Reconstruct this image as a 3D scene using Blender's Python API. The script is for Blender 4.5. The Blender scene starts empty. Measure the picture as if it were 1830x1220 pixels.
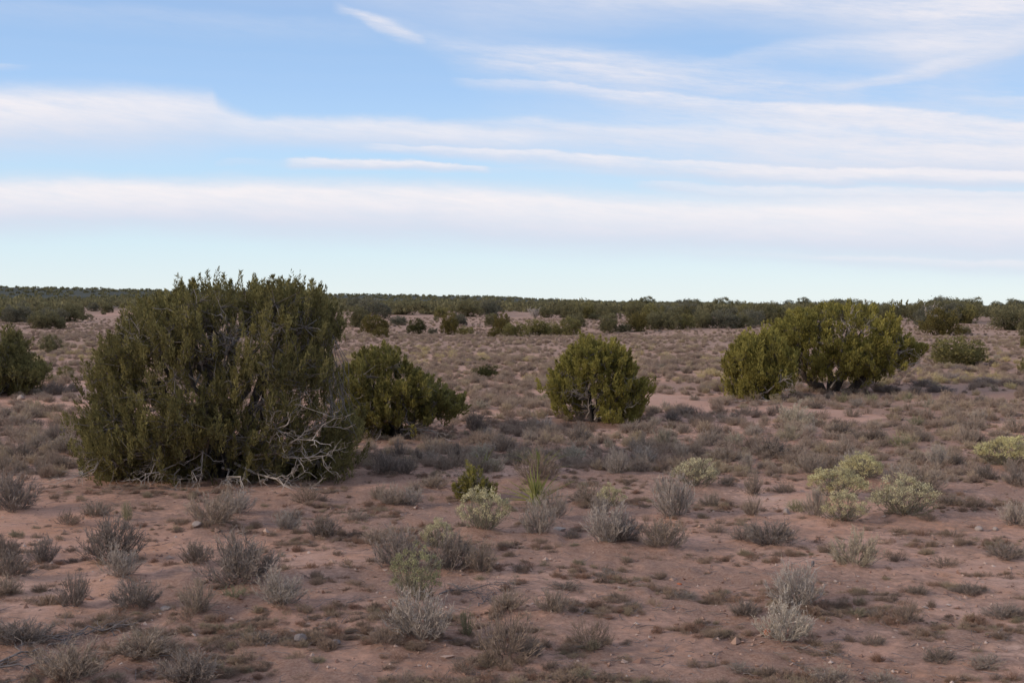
import bpy, bmesh, math, random
import numpy as np
from mathutils import Matrix, Vector

SC = bpy.context.scene
COL = SC.collection
R = math.radians
rng = np.random.default_rng(7)
random.seed(7)

# ------------------------------------------------------------------ camera
F = 2300.0                       # focal length in photo pixels (photo 1830 x 1220)
CAMH = 2.4
PITCH = math.atan(70.5 / F)
ROLL = R(0.41)
fwd = Vector((0, math.cos(PITCH), -math.sin(PITCH)))
rt0 = Vector((1, 0, 0)); up0 = rt0.cross(fwd)
rt = rt0 * math.cos(ROLL) + up0 * math.sin(ROLL)
up = up0 * math.cos(ROLL) - rt0 * math.sin(ROLL)
CAM = Vector((0, 0, CAMH))
cd = bpy.data.cameras.new('camera'); cam = bpy.data.objects.new('camera', cd); COL.objects.link(cam)
cd.lens = 36 * F / 1830; cd.sensor_width = 36; cd.clip_start = 0.1; cd.clip_end = 20000
m = Matrix((rt, up, -fwd)).transposed().to_4x4(); m.translation = CAM
cam.matrix_world = m
SC.camera = cam

# ------------------------------------------------------------------ light and exposure
SUN_EL, SUN_AZ = R(20), R(-118)        # azimuth from +Y towards +X: to the west of the view, a little behind the camera
sd = bpy.data.lights.new('sun', 'SUN'); sun = bpy.data.objects.new('sun', sd); COL.objects.link(sun)
sd.energy = 2.3; sd.angle = R(13); sd.color = (1.0, 0.86, 0.70)
sv = Vector((math.sin(SUN_AZ) * math.cos(SUN_EL), math.cos(SUN_AZ) * math.cos(SUN_EL), math.sin(SUN_EL)))
sun.rotation_euler = sv.to_track_quat('Z', 'Y').to_euler()
SC.view_settings.view_transform = 'Standard'; SC.view_settings.look = 'None'
SC.view_settings.exposure = 0.0; SC.view_settings.gamma = 1.0
SC.view_settings.use_curve_mapping = False

# ------------------------------------------------------------------ sky
W = bpy.data.worlds.new('World'); SC.world = W; W.use_nodes = True
wt = W.node_tree; wn = wt.nodes; wl = wt.links; wn.clear()
def N(t, **k):
    n = wn.new(t)
    for a, b in k.items(): setattr(n, a, b)
    return n
def lnk(a, b): wl.new(a, b)
def M_(op, a, b=None, c=None, clamp=False):
    n = N('ShaderNodeMath', operation=op); n.use_clamp = clamp
    for i, v in enumerate((a, b, c)):
        if v is None: continue
        if isinstance(v, (int, float)): n.inputs[i].default_value = v
        else: lnk(v, n.inputs[i])
    return n.outputs[0]
def MR(v, a, b, c=0.0, d=1.0, smooth=True):
    n = N('ShaderNodeMapRange'); n.interpolation_type = 'SMOOTHSTEP' if smooth else 'LINEAR'
    lnk(v, n.inputs[0])
    for i, x in ((1, a), (2, b), (3, c), (4, d)):
        if isinstance(x, (int, float)): n.inputs[i].default_value = x
        else: lnk(x, n.inputs[i])
    return n.outputs[0]
def MIX(f, a, b):
    n = N('ShaderNodeMix', data_type='RGBA')
    if isinstance(f, (int, float)): n.inputs[0].default_value = f
    else: lnk(f, n.inputs[0])
    for i, v in ((6, a), (7, b)):
        if isinstance(v, tuple): n.inputs[i].default_value = (*v, 1)
        else: lnk(v, n.inputs[i])
    return n.outputs[2]
def s2l(*c): return tuple(((v / 255) / 12.92 if v <= 10 else (((v / 255) + .055) / 1.055) ** 2.4) for v in c)

tc = N('ShaderNodeTexCoord'); sep = N('ShaderNodeSeparateXYZ'); lnk(tc.outputs['Generated'], sep.inputs[0])
AZ = M_('ARCTAN2', sep.outputs[0], sep.outputs[1])       # radians, 0 = view direction
EL = M_('ARCSINE', sep.outputs[2])
sky = N('ShaderNodeTexSky', sky_type='NISHITA'); sky.sun_disc = False
sky.sun_elevation = SUN_EL; sky.sun_rotation = SUN_AZ; sky.altitude = 1700; sky.air_density = 1.0; sky.dust_density = 0.6
ramp = N('ShaderNodeValToRGB'); cr = ramp.color_ramp
EL01 = MR(EL, -0.05, 1.55, 0, 1, False); lnk(EL01, ramp.inputs[0])
def elp(e): return (e + .05) / 1.6
stops = [(-.05, s2l(226, 238, 240)), (.003, s2l(232, 243, 246)), (.035, s2l(220, 240, 250)), (.075, s2l(204, 233, 252)),
         (.115, s2l(188, 222, 255)), (.16, s2l(172, 208, 250)), (.20, s2l(163, 199, 243)), (.24, s2l(157, 190, 236)), (.6, s2l(160, 188, 234)), (1.5, s2l(152, 182, 230))]
cr.elements[0].position = elp(stops[0][0]); cr.elements[0].color = (*stops[0][1], 1)
cr.elements[1].position = elp(stops[-1][0]); cr.elements[1].color = (*stops[-1][1], 1)
for e, c in stops[1:-1]:
    k = cr.elements.new(elp(e)); k.color = (*c, 1)
skyn = N('ShaderNodeVectorMath', operation='SCALE'); lnk(sky.outputs[0], skyn.inputs[0]); skyn.inputs['Scale'].default_value = 0.12
base = MIX(0.9, skyn.outputs[0], ramp.outputs[0])

def pxdir(px, py):
    d = fwd + rt * ((px - 915) / F) + up * ((610 - py) / F)
    d.normalize(); return math.atan2(d.x, d.y), math.asin(d.z)
# streaky warp of the elevation
def noise_at(sx, sy, scale, detail=4, rough=.55, rot=0.0, off=0.0):
    cb = N('ShaderNodeCombineXYZ')
    ax = M_('ADD', M_('MULTIPLY', AZ, math.cos(rot)), M_('MULTIPLY', EL, math.sin(rot)))
    ay = M_('SUBTRACT', M_('MULTIPLY', EL, math.cos(rot)), M_('MULTIPLY', AZ, math.sin(rot)))
    lnk(M_('MULTIPLY', ax, sx), cb.inputs[0]); lnk(M_('MULTIPLY', ay, sy), cb.inputs[1]); cb.inputs[2].default_value = off
    n = N('ShaderNodeTexNoise'); n.inputs['Scale'].default_value = scale; n.inputs['Detail'].default_value = detail
    n.inputs['Roughness'].default_value = rough; lnk(cb.outputs[0], n.inputs['Vector']); return n.outputs[0]
nw = noise_at(1, 3, 9, 5, .6, 0, 3.1)
nw2 = noise_at(1, 4, 22, 8, .68, 0, 9.1)
ELW = M_('ADD', EL, M_('ADD', M_('MULTIPLY', M_('SUBTRACT', nw, .5), .013), M_('MULTIPLY', M_('SUBTRACT', nw2, .5), .0075)))
streak = noise_at(1, 8, 8, 8, .66, -.06, 1.7)
streak2 = noise_at(1, 6, 24, 7, .68, -.14, 5.5)
streak3 = noise_at(1, 8, 60, 6, .7, -.10, 8.8)
STR = MR(M_('ADD', M_('ADD', M_('MULTIPLY', streak, .45), M_('MULTIPLY', streak2, .35)), M_('MULTIPLY', streak3, .12)), .24, .60)
A0, A1 = -.45, .45; E1 = .35
def fcurve(pts):
    """float curve over azimuth; pts = [(azimuth, value 0..1)]"""
    fc = N('ShaderNodeFloatCurve'); c = fc.mapping.curves[0]
    pts = sorted(pts); P = [((a - A0) / (A1 - A0), v) for a, v in pts]
    P = [(min(max(a, 0), 1), min(max(v, 0), 1)) for a, v in P]
    c.points[0].location = (P[0][0], P[0][1]); c.points[1].location = (P[-1][0], P[-1][1])
    for a, v in P[1:-1]: c.points.new(a, v)
    for p in c.points: p.handle_type = 'AUTO_CLAMPED'
    fc.mapping.extend = 'HORIZONTAL'; fc.mapping.update()
    lnk(MR(AZ, A0, A1, 0, 1, False), fc.inputs['Value'])
    return fc.outputs[0]
def band(pts, ftop=.5, fbot=1.0, wisp=.4):
    """pts = [(photo x, y of the top edge, y of the bottom edge, opacity)]; ftop/fbot = share of thickness used by each soft edge"""
    T, Bm, O = [], [], []
    for x, yt, yb, o in pts:
        a, e = pxdir(x, yt); T.append((a, e / E1)); a2, e2 = pxdir(x, yb); Bm.append((a2, e2 / E1)); O.append((a, o))
    top = M_('MULTIPLY', fcurve(T), E1); bot = M_('MULTIPLY', fcurve(Bm), E1); op = fcurve(O)
    th = M_('MAXIMUM', M_('SUBTRACT', top, bot), .0008)
    rel = M_('DIVIDE', M_('SUBTRACT', ELW, bot), th)        # 0 at the bottom, 1 at the top
    mk = M_('MULTIPLY', MR(rel, 0 - fbot * .3, fbot * .6), MR(rel, 1 + ftop * .25, 1 - ftop * .5))
    wisp = min(1, wisp * 1.35 + .05); mod = M_('ADD', 1 - wisp, M_('MULTIPLY', STR, wisp * 1.15))
    return M_('MULTIPLY', M_('MULTIPLY', mk, op), mod), rel
bands = [
 # upper left white bank and its tail across the frame
 (band([(-300, 150, 280, .9), (0, 150, 282, .95), (200, 152, 280, .9), (380, 163, 272, .8), (392, 180, 270, .75), (480, 204, 268, .78), (700, 207, 270, .82), (860, 220, 278, .75), (1000, 232, 285, .35), (1200, 240, 300, 0)], .5, .8, .15)),
 # low bank along the whole width
 (band([(-300, 305, 410, .95), (0, 312, 420, 1), (300, 316, 420, 1), (500, 318, 430, 1), (800, 324, 445, 1), (1000, 335, 455, .95), (1300, 345, 465, .95), (1830, 340, 495, .98), (2100, 340, 495, .98)], .5, .7, .08)),
 (band([(380, 286, 300, 0), (430, 282, 298, .25), (490, 286, 304, .1), (520, 284, 304, .7), (680, 284, 306, .95), (850, 296, 310, .7), (880, 300, 312, 0)], .4, .7, .2)),
 (band([(640, 252, 268, 0), (720, 256, 276, .6), (900, 264, 292, .8), (1100, 277, 312, .8), (1300, 290, 330, .85), (1830, 305, 335, .8)], .25, 1.0, .3)),
 (band([(800, 138, 156, 0), (860, 141, 160, .4), (1000, 150, 174, .6), (1200, 166, 205, .75), (1400, 180, 235, .8), (1600, 188, 250, .85), (1830, 214, 262, .85)], .25, 1.1, .35)),
 (band([(840, 104, 122, 0), (900, 108, 130, .45), (1050, 112, 160, .6), (1250, 135, 172, .5), (1480, 145, 182, .35), (1560, 152, 180, 0)], .3, 1.0, .55)),
 (band([(700, 205, 240, 0), (860, 208, 245, .3), (1000, 214, 262, .6), (1200, 226, 272, .55), (1400, 236, 282, .6), (1830, 254, 300, .85)], .5, 1.0, .35)),
 (band([(1250, 236, 330, 0), (1400, 240, 330, .55), (1600, 250, 330, .75), (1830, 252, 332, .85)], .4, .5, .2)),
 (band([(1130, 322, 334, 0), (1200, 325, 345, .6), (1500, 332, 370, .7), (1830, 338, 372, .75)], .3, .9, .25)),
 (band([(590, -10, 22, 0), (630, 14, 32, .55), (690, 34, 66, .75), (740, 58, 80, .6), (765, 72, 82, 0)], .9, .6, .6)),
 (band([(600, -60, 10, .2), (680, -60, 36, .45), (760, -50, 70, .35), (850, -50, 84, .45), (1000, -50, 66, .6), (1200, -50, 48, .9), (1400, -60, 60, .92), (1560, -60, 100, .95), (1700, -60, 140, .95), (1830, -60, 120, .9)], .3, 1.1, .3)),
 (band([(1180, 116, 138, 0), (1380, 78, 116, .4), (1560, 58, 118, .55), (1700, 50, 130, .65), (1830, 40, 96, .6)], .7, .9, .5)),
 (band([(1400, 158, 170, 0), (1530, 140, 160, .5), (1660, 106, 138, .7), (1760, 76, 114, .65), (1830, 48, 94, .55)], 1.4, .4, .4)),
 (band([(700, 30, 80, .2), (760, 50, 96, .3), (850, 66, 134, .5), (1000, 74, 134, .7), (1120, 84, 158, .6), (1300, 104, 168, .4), (1450, 124, 178, .2), (1560, 130, 180, 0)], .8, 1.1, .6)),
 (band([(700, 196, 330, 0), (1000, 190, 335, .3), (1300, 180, 345, .6), (1830, 190, 350, .75)], .6, .6, .5)),
 (band([(820, 96, 200, 0), (1000, 100, 200, .28), (1300, 110, 210, .35), (1600, 120, 220, .3), (1830, 130, 230, .3)], .8, .8, .8)),
 (band([(0, 112, 128, .4), (60, 112, 122, 0)], .6, 1.0, .4)),
 (band([(1150, 444, 460, 0), (1400, 452, 470, .2), (1600, 460, 484, .55), (1830, 466, 494, .55)], .5, 1.2, .3)),
 (band([(1600, 160, 200, 0), (1700, 165, 196, .3), (1830, 168, 198, .5)], .5, 1.2, .3)),
]
inv = None; shade_n = None
for mk, rel in bands:
    k = M_('SUBTRACT', 1, mk, clamp=True)
    inv = k if inv is None else M_('MULTIPLY', inv, k)
    s = M_('MULTIPLY', mk, MR(rel, .15, .8))
    shade_n = s if shade_n is None else M_('MAXIMUM', shade_n, s)
cloud = M_('SUBTRACT', 1, inv, clamp=True)
# beyond the frame the same kind of thin, streaky cloud goes on
far = M_('MAXIMUM', MR(M_('ABSOLUTE', AZ), .41, .62), MR(EL, .235, .36))
gen = M_('MULTIPLY', MR(noise_at(1, 6, 2.2, 7, .6, -.08, 12.0), .34, .60), .85)
gen = M_('MULTIPLY', gen, MR(EL, .02, .09))
cloud = M_('ADD', M_('MULTIPLY', cloud, M_('SUBTRACT', 1, far)), M_('MULTIPLY', gen, far), clamp=True)
shd = M_('MULTIPLY', shade_n, M_('ADD', .75, M_('MULTIPLY', STR, .3)), clamp=True)
ccol = MIX(shd, s2l(216, 222, 238), s2l(247, 242, 245))
cloud = M_('MULTIPLY', cloud, .98)
fin = MIX(cloud, base, ccol)
bg = N('ShaderNodeBackground'); lnk(fin, bg.inputs[0]); bg.inputs[1].default_value = 1.0
wo = N('ShaderNodeOutputWorld'); lnk(bg.outputs[0], wo.inputs[0])
try:
    W.cycles.sampling_method = 'MANUAL'; W.cycles.sample_map_resolution = 512
except Exception: pass
SC.cycles.max_bounces = 6; SC.cycles.diffuse_bounces = 3; SC.cycles.use_adaptive_sampling = True

# ------------------------------------------------------------------ noise and terrain
def _h(ix, iy, s):
    n = (ix.astype(np.int64) * 374761393 + iy.astype(np.int64) * 668265263 + s * 1274126177) & 0xffffffff
    n = ((n ^ (n >> 13)) * 1274126177) & 0xffffffff
    return ((n ^ (n >> 16)) & 0xffff) / 65535.0
def vn(x, y, s=0):
    x = np.asarray(x, float); y = np.asarray(y, float)
    ix = np.floor(x); iy = np.floor(y); fx = x - ix; fy = y - iy
    fx = fx * fx * (3 - 2 * fx); fy = fy * fy * (3 - 2 * fy)
    a = _h(ix, iy, s); b = _h(ix + 1, iy, s); c = _h(ix, iy + 1, s); d = _h(ix + 1, iy + 1, s)
    return (a + (b - a) * fx) * (1 - fy) + (c + (d - c) * fx) * fy
def fbm(x, y, s=0, o=4):
    t = 0; a = .5; w = 0
    for i in range(o):
        t = t + a * vn(x * 2 ** i + 17 * i, y * 2 ** i - 9 * i, s + i); w += a; a *= .5
    return t / w
def sstep(x, a, b):
    t = np.clip((x - a) / (b - a), 0, 1); return t * t * (3 - 2 * t)
RIDGE = np.array([(-900, 17), (0, 18), (300, 15), (600, 10.5), (800, 9.0), (900, 8.0), (960, 4.5), (1050, 1.2), (1150, 0.2), (1400, 0), (2600, 0)], float)
def height(x, y):
    x = np.asarray(x, float); y = np.asarray(y, float)
    r = np.hypot(x, y)
    px = 915 + F * x / np.maximum(y, 1e-3)
    rel = np.interp(px, RIDGE[:, 0], RIDGE[:, 1])
    ridge = (rel / F * 1300 + 2.3) * sstep(r, 520, 1300) * np.where(rel > .1, 1, .35) * (y > 0)
    macro = (fbm(x / 34, y / 34, 5, 2) - .5) * 1.0 * sstep(r, 22, 110)
    macro = macro + (fbm(x / 160, y / 160, 8, 2) - .5) * 1.6 * sstep(r, 120, 420) * (1 - sstep(r, 600, 1200) * .6)
    small = (fbm(x / 2.6, y / 2.6, 11, 3) - .5) * .14 + (fbm(x / .55, y / .55, 21, 3) - .5) * .045 * (1 - sstep(r, 25, 60))
    return ridge + macro + small
def at(px, py, it=40):
    """the point of the ground seen at a photo position"""
    d = fwd + rt * ((px - 915) / F) + up * ((610 - py) / F)
    t = CAMH / max(-d.z, 1e-4)
    for _ in range(it):
        p = CAM + d * t; h = float(height(p.x, p.y))
        t += 0.7 * ((p.z - h) / max(-d.z, .003))
        t = min(max(t, 2), 6000)
    p = CAM + d * t
    return Vector((p.x, p.y, float(height(p.x, p.y)))), t

# ------------------------------------------------------------------ mesh helpers
class Acc:
    def __init__(s): s.v = []; s.q = []; s.t = []; s.a = []; s.n = 0
    def add(s, V, Q=None, T=None, tint=None):
        V = np.asarray(V, float).reshape(-1, 3)
        if Q is not None and len(Q): s.q.append(np.asarray(Q, np.int64) + s.n)
        if T is not None and len(T): s.t.append(np.asarray(T, np.int64) + s.n)
        s.a.append(np.full(len(V), .5) if tint is None else np.broadcast_to(np.asarray(tint, float), (len(V),)))
        s.v.append(V); s.n += len(V)
    def ntri(s): return sum(len(q) * 2 for q in s.q) + sum(len(t) for t in s.t)
    def mesh(s, name, mat, smooth=False):
        V = np.concatenate(s.v); A = np.concatenate(s.a)
        Q = np.concatenate(s.q) if s.q else np.zeros((0, 4), np.int64)
        T = np.concatenate(s.t) if s.t else np.zeros((0, 3), np.int64)
        me = bpy.data.meshes.new(name)
        me.vertices.add(len(V)); me.vertices.foreach_set('co', V.astype(np.float32).ravel())
        loops = np.concatenate([Q.ravel(), T.ravel()]).astype(np.int32)
        me.loops.add(len(loops)); me.loops.foreach_set('vertex_index', loops)
        st = np.concatenate([np.arange(len(Q)) * 4, len(Q) * 4 + np.arange(len(T)) * 3]).astype(np.int32)
        me.polygons.add(len(st)); me.polygons.foreach_set('loop_start', st)
        me.update(calc_edges=True)
        at_ = me.attributes.new('tint', 'FLOAT', 'POINT'); at_.data.foreach_set('value', A.astype(np.float32))
        me.polygons.foreach_set('use_smooth', np.full(len(st), smooth))
        if mat: me.materials.append(mat)
        return me
def norm(v): return v / np.maximum(np.linalg.norm(v, axis=-1, keepdims=True), 1e-9)
def ribbons(acc, P, w, tint=None, rnd=rng):
    """P (n,k,3) polylines, w (n,k) widths"""
    n, k, _ = P.shape
    d = norm(P[:, -1] - P[:, 0]); s = norm(np.cross(d, rnd.normal(size=(n, 3))))
    L = P - s[:, None] * (w[..., None] / 2); Rr = P + s[:, None] * (w[..., None] / 2)
    V = np.stack([L, Rr], 2).reshape(n, k * 2, 3)
    b = (np.arange(n) * k * 2)[:, None]
    Q = np.stack([np.stack([b[:, 0] + 2 * i, b[:, 0] + 2 * i + 1, b[:, 0] + 2 * i + 3, b[:, 0] + 2 * i + 2], 1) for i in range(k - 1)], 1).reshape(-1, 4)
    t = None if tint is None else np.repeat(np.broadcast_to(tint, (n,)), k * 2)
    acc.add(V, Q, tint=t)
def tubes(acc, P, r, sides=4, tint=None):
    n, k, _ = P.shape
    d = np.empty_like(P); d[:, 1:-1] = P[:, 2:] - P[:, :-2]; d[:, 0] = P[:, 1] - P[:, 0]; d[:, -1] = P[:, -1] - P[:, -2]
    d = norm(d); ref = np.where(np.abs(d[:, :1, 2:3]) > .9, np.array([1., 0, 0]), np.array([0, 0, 1.]))
    a = norm(np.cross(d, np.broadcast_to(ref, d.shape))); b = np.cross(d, a)
    th = np.arange(sides) * 2 * math.pi / sides
    V = P[:, :, None] + r[:, :, None, None] * (a[:, :, None] * np.cos(th)[None, None, :, None] + b[:, :, None] * np.sin(th)[None, None, :, None])
    V = V.reshape(-1, 3); base = (np.arange(n) * k * sides)[:, None, None]
    i = np.arange(k - 1)[None, :, None] * sides; j = np.arange(sides)[None, None, :]; j2 = (j + 1) % sides
    Q = np.stack([base + i + j, base + i + j2, base + i + sides + j2, base + i + sides + j], -1).reshape(-1, 4)
    t = None if tint is None else np.repeat(np.broadcast_to(tint, (n,)), k * sides)
    acc.add(V, Q, tint=t)
def bend(p0, p1, k, amp, rnd=rng, sag=0.0):
    """(n,3),(n,3) -> (n,k,3) wandering polylines"""
    n = len(p0); t = np.linspace(0, 1, k)[None, :, None]
    P = p0[:, None] * (1 - t) + p1[:, None] * t
    L = np.linalg.norm(p1 - p0, axis=1)[:, None, None]
    j = rnd.normal(size=(n, k, 3)) * L * amp; j[:, 0] = 0; j[:, -1] *= .5
    P = P + j; P[..., 2] += (sag * L * np.sin(t * math.pi))[..., 0]
    return P
def leaves(acc, C, D, ln, wd, tint, rnd=rng):
    """kite shaped sprigs at C pointing along D"""
    n = len(C); D = norm(D); s = norm(np.cross(D, rnd.normal(size=(n, 3)))); ln = np.broadcast_to(ln, (n,))[:, None]; wd = np.broadcast_to(wd, (n,))[:, None]
    nn = np.cross(D, s)
    V = np.stack([C, C + D * ln * .45 + s * wd / 2 + nn * wd * .2, C + D * ln, C + D * ln * .4 - s * wd / 2 + nn * wd * .2], 1)
    b = np.arange(n)[:, None] * 4
    acc.add(V, b + np.arange(4)[None], tint=np.repeat(np.broadcast_to(tint, (n,)), 4))

# ------------------------------------------------------------------ materials
def new_mat(name, rough=.9):
    mt = bpy.data.materials.new(name); mt.use_nodes = True
    b = mt.node_tree.nodes['Principled BSDF']; b.inputs['Roughness'].default_value = rough
    b.inputs['Specular IOR Level'].default_value = .15
    return mt, mt.node_tree, b
def attr(nt, name='tint'):
    a = nt.nodes.new('ShaderNodeAttribute'); a.attribute_name = name; return a.outputs['Fac']
def mramp(nt, src, stops_):
    r = nt.nodes.new('ShaderNodeValToRGB'); e = r.color_ramp.elements
    e[0].position, e[0].color = stops_[0][0], (*stops_[0][1], 1); e[1].position, e[1].color = stops_[-1][0], (*stops_[-1][1], 1)
    for p, c in stops_[1:-1]:
        k = e.new(p); k.color = (*c, 1)
    nt.links.new(src, r.inputs[0]); return r.outputs[0]
def mmix(nt, f, a, b, mode='MIX'):
    n = nt.nodes.new('ShaderNodeMix'); n.data_type = 'RGBA'; n.blend_type = mode
    for i, v in ((0, f), (6, a), (7, b)):
        if isinstance(v, (int, float)): n.inputs[i].default_value = v
        elif isinstance(v, tuple): n.inputs[i].default_value = (*v, 1)
        else: nt.links.new(v, n.inputs[i])
    return n.outputs[2]
def mnoise(nt, scale, detail=4, rough=.6, vec=None, w=0):
    n = nt.nodes.new('ShaderNodeTexNoise'); n.inputs['Scale'].default_value = scale; n.inputs['Detail'].default_value = detail; n.inputs['Roughness'].default_value = rough
    if vec is not None: nt.links.new(vec, n.inputs['Vector'])
    return n.outputs[0]
def objpos(nt):
    g = nt.nodes.new('ShaderNodeTexCoord'); return g.outputs['Object']
def foliage_mat(name, dark, mid, light, transl=.38):
    mt, nt, b = new_mat(name, .75)
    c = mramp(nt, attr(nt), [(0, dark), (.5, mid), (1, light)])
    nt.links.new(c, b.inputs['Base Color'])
    tr = nt.nodes.new('ShaderNodeBsdfTranslucent'); nt.links.new(c, tr.inputs[0])
    mx = nt.nodes.new('ShaderNodeMixShader'); mx.inputs[0].default_value = transl
    nt.links.new(b.outputs[0], mx.inputs[1]); nt.links.new(tr.outputs[0], mx.inputs[2])
    nt.links.new(mx.outputs[0], nt.nodes['Material Output'].inputs[0]); return mt
M = {}
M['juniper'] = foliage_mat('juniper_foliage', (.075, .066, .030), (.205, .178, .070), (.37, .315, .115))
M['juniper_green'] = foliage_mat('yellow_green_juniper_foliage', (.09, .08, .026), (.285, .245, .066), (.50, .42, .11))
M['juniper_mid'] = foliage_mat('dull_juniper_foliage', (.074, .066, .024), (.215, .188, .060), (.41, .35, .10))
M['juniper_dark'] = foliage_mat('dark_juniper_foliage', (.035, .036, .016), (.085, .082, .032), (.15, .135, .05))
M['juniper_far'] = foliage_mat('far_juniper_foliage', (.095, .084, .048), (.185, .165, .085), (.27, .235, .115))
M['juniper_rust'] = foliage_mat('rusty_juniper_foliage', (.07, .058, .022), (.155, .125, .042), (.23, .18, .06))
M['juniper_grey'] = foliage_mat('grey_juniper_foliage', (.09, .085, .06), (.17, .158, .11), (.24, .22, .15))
def bark(name, a, b_, scale=18):
    mt, nt, b = new_mat(name, .95); o = objpos(nt)
    n = mnoise(nt, scale, 5, .65, o); c = mramp(nt, n, [(.3, a), (.7, b_)])
    tt = mmix(nt, attr(nt), c, mmix(nt, .5, c, (.3, .26, .23)))
    nt.links.new(c, b.inputs['Base Color']); bp = nt.nodes.new('ShaderNodeBump'); bp.inputs['Distance'].default_value = .01; bp.inputs['Strength'].default_value = .8
    nt.links.new(n, bp.inputs['Height']); nt.links.new(bp.outputs[0], b.inputs['Normal']); return mt
M['bark'] = bark('juniper_bark', (.035, .028, .024), (.11, .088, .075))
M['twig'] = bark('juniper_twig', (.12, .10, .085), (.23, .195, .17))
M['dead'] = bark('weathered_dead_wood', (.21, .17, .145), (.52, .45, .40), 9)
M['debris'] = bark('fallen_dead_wood', (.12, .10, .09), (.27, .22, .195), 25)
# shrubs: colour of the plant (object colour) times the tint of each twig
def shrub_mat(name, lo, hi, transl=.1):
    mt, nt, b = new_mat(name, .9)
    oi = nt.nodes.new('ShaderNodeObjectInfo'); f = mramp(nt, attr(nt), [(0, (lo,) * 3), (1, (hi,) * 3)])
    c = mmix(nt, 1.0, oi.outputs['Color'], f, 'MULTIPLY'); nt.links.new(c, b.inputs['Base Color'])
    tr = nt.nodes.new('ShaderNodeBsdfTranslucent'); nt.links.new(c, tr.inputs[0])
    mx = nt.nodes.new('ShaderNodeMixShader'); mx.inputs[0].default_value = transl
    nt.links.new(b.outputs[0], mx.inputs[1]); nt.links.new(tr.outputs[0], mx.inputs[2])
    nt.links.new(mx.outputs[0], nt.nodes['Material Output'].inputs[0]); return mt
M['shrub'] = shrub_mat('shrub_twigs', .6, 1.5)
M['heads'] = foliage_mat('rabbitbrush_heads', (.22, .20, .10), (.42, .38, .21), (.62, .56, .38), .2)
M['yucca'] = foliage_mat('yucca_blade', (.10, .11, .03), (.22, .23, .06), (.42, .38, .16), .15)
M['stuffveg'] = foliage_mat('ground_plants', (.075, .058, .050), (.165, .135, .112), (.30, .255, .20), .1)
# ground
mt, nt, b = new_mat('red_desert_soil', .97); o = objpos(nt)
n1 = mnoise(nt, .35, 4, .6, o); n2 = mnoise(nt, 2.2, 5, .62, o); n3 = mnoise(nt, 9, 6, .7, o); n4 = mnoise(nt, 60, 8, .78, o)
sand = mramp(nt, n1, [(.32, (.55, .295, .195)), (.5, (.63, .365, .262)), (.68, (.68, .44, .34))])
sand = mmix(nt, mramp(nt, n2, [(.45, (0, 0, 0)), (.72, (.55,) * 3)]), sand, (.50, .235, .11))
cov = attr(nt, 'cover')
def mmath(nt, op, a, b_=None, clamp=False):
    n = nt.nodes.new('ShaderNodeMath'); n.operation = op; n.use_clamp = clamp
    for i, v in enumerate((a, b_)):
        if v is None: continue
        if isinstance(v, (int, float)): n.inputs[i].default_value = v
        else: nt.links.new(v, n.inputs[i])
    return n.outputs[0]
lit = mmath(nt, 'ADD', mmath(nt, 'MULTIPLY', n3, .55), mmath(nt, 'MULTIPLY', n4, .45))
thr = mmath(nt, 'ADD', lit, mmath(nt, 'MULTIPLY', mmath(nt, 'SUBTRACT', cov, .42), .20))
lm = mramp(nt, thr, [(.47, (0, 0, 0)), (.57, (.8,) * 3)])
litc = mramp(nt, mnoise(nt, 30, 3, .6, o), [(.35, (.25, .142, .10)), (.65, (.38, .245, .185))])
c = mmix(nt, lm, sand, litc)
mt2 = mramp(nt, mnoise(nt, 22, 8, .8, o), [(.54, (0, 0, 0)), (.64, (.32,) * 3)]); c = mmix(nt, mt2, c, (.28, .145, .09))
mt3 = mramp(nt, mnoise(nt, 5.5, 7, .72, o), [(.52, (0, 0, 0)), (.68, (.32,) * 3)]); c = mmix(nt, mt3, c, (.33, .195, .135))
c = mmix(nt, 1.0, c, mramp(nt, n4, [(.3, (.70, .68, .66)), (.5, (1.0, 1.0, 1.0)), (.7, (1.2, 1.2, 1.2))]), 'MULTIPLY')
peb = nt.nodes.new('ShaderNodeTexVoronoi'); peb.inputs['Scale'].default_value = 26; nt.links.new(o, peb.inputs['Vector'])
pm = mramp(nt, peb.outputs['Distance'], [(.10, (.7,) * 3), (.16, (0, 0, 0))])
pn = mramp(nt, mnoise(nt, 3, 3, .6, o), [(.5, (0, 0, 0)), (.6, (1, 1, 1))])
c = mmix(nt, mmath(nt, 'MULTIPLY', pm, pn), c, (.20, .12, .09))
# far off, the mix of soil and small plants
fa = attr(nt, 'farmix')
fc = mramp(nt, mnoise(nt, .9, 5, .7, o), [(.3, (.23, .145, .10)), (.5, (.37, .23, .165)), (.7, (.47, .30, .215))])
c = mmix(nt, fa, c, fc)
wd = attr(nt, 'woods'); c = mmix(nt, wd, c, mramp(nt, mnoise(nt, .06, 5, .7, o), [(.35, (.050, .052, .038)), (.7, (.085, .080, .058))]))
br = attr(nt, 'bare'); c = mmix(nt, mmath(nt, 'MULTIPLY', br, mramp(nt, lit, [(.42, (1, 1, 1)), (.62, (.25,) * 3)])), c, (.50, .29, .21))
nt.links.new(c, b.inputs['Base Color'])
bp = nt.nodes.new('ShaderNodeBump'); bp.inputs['Distance'].default_value = .05; bp.inputs['Strength'].default_value = .9
nt.links.new(mmath(nt, 'ADD', mmath(nt, 'ADD', lit, mmath(nt, 'MULTIPLY', pm, .25)), mmath(nt, 'MULTIPLY', mnoise(nt, 170, 4, .8, o), .22)), bp.inputs['Height']); nt.links.new(bp.outputs[0], b.inputs['Normal'])
M['ground'] = mt
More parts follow.
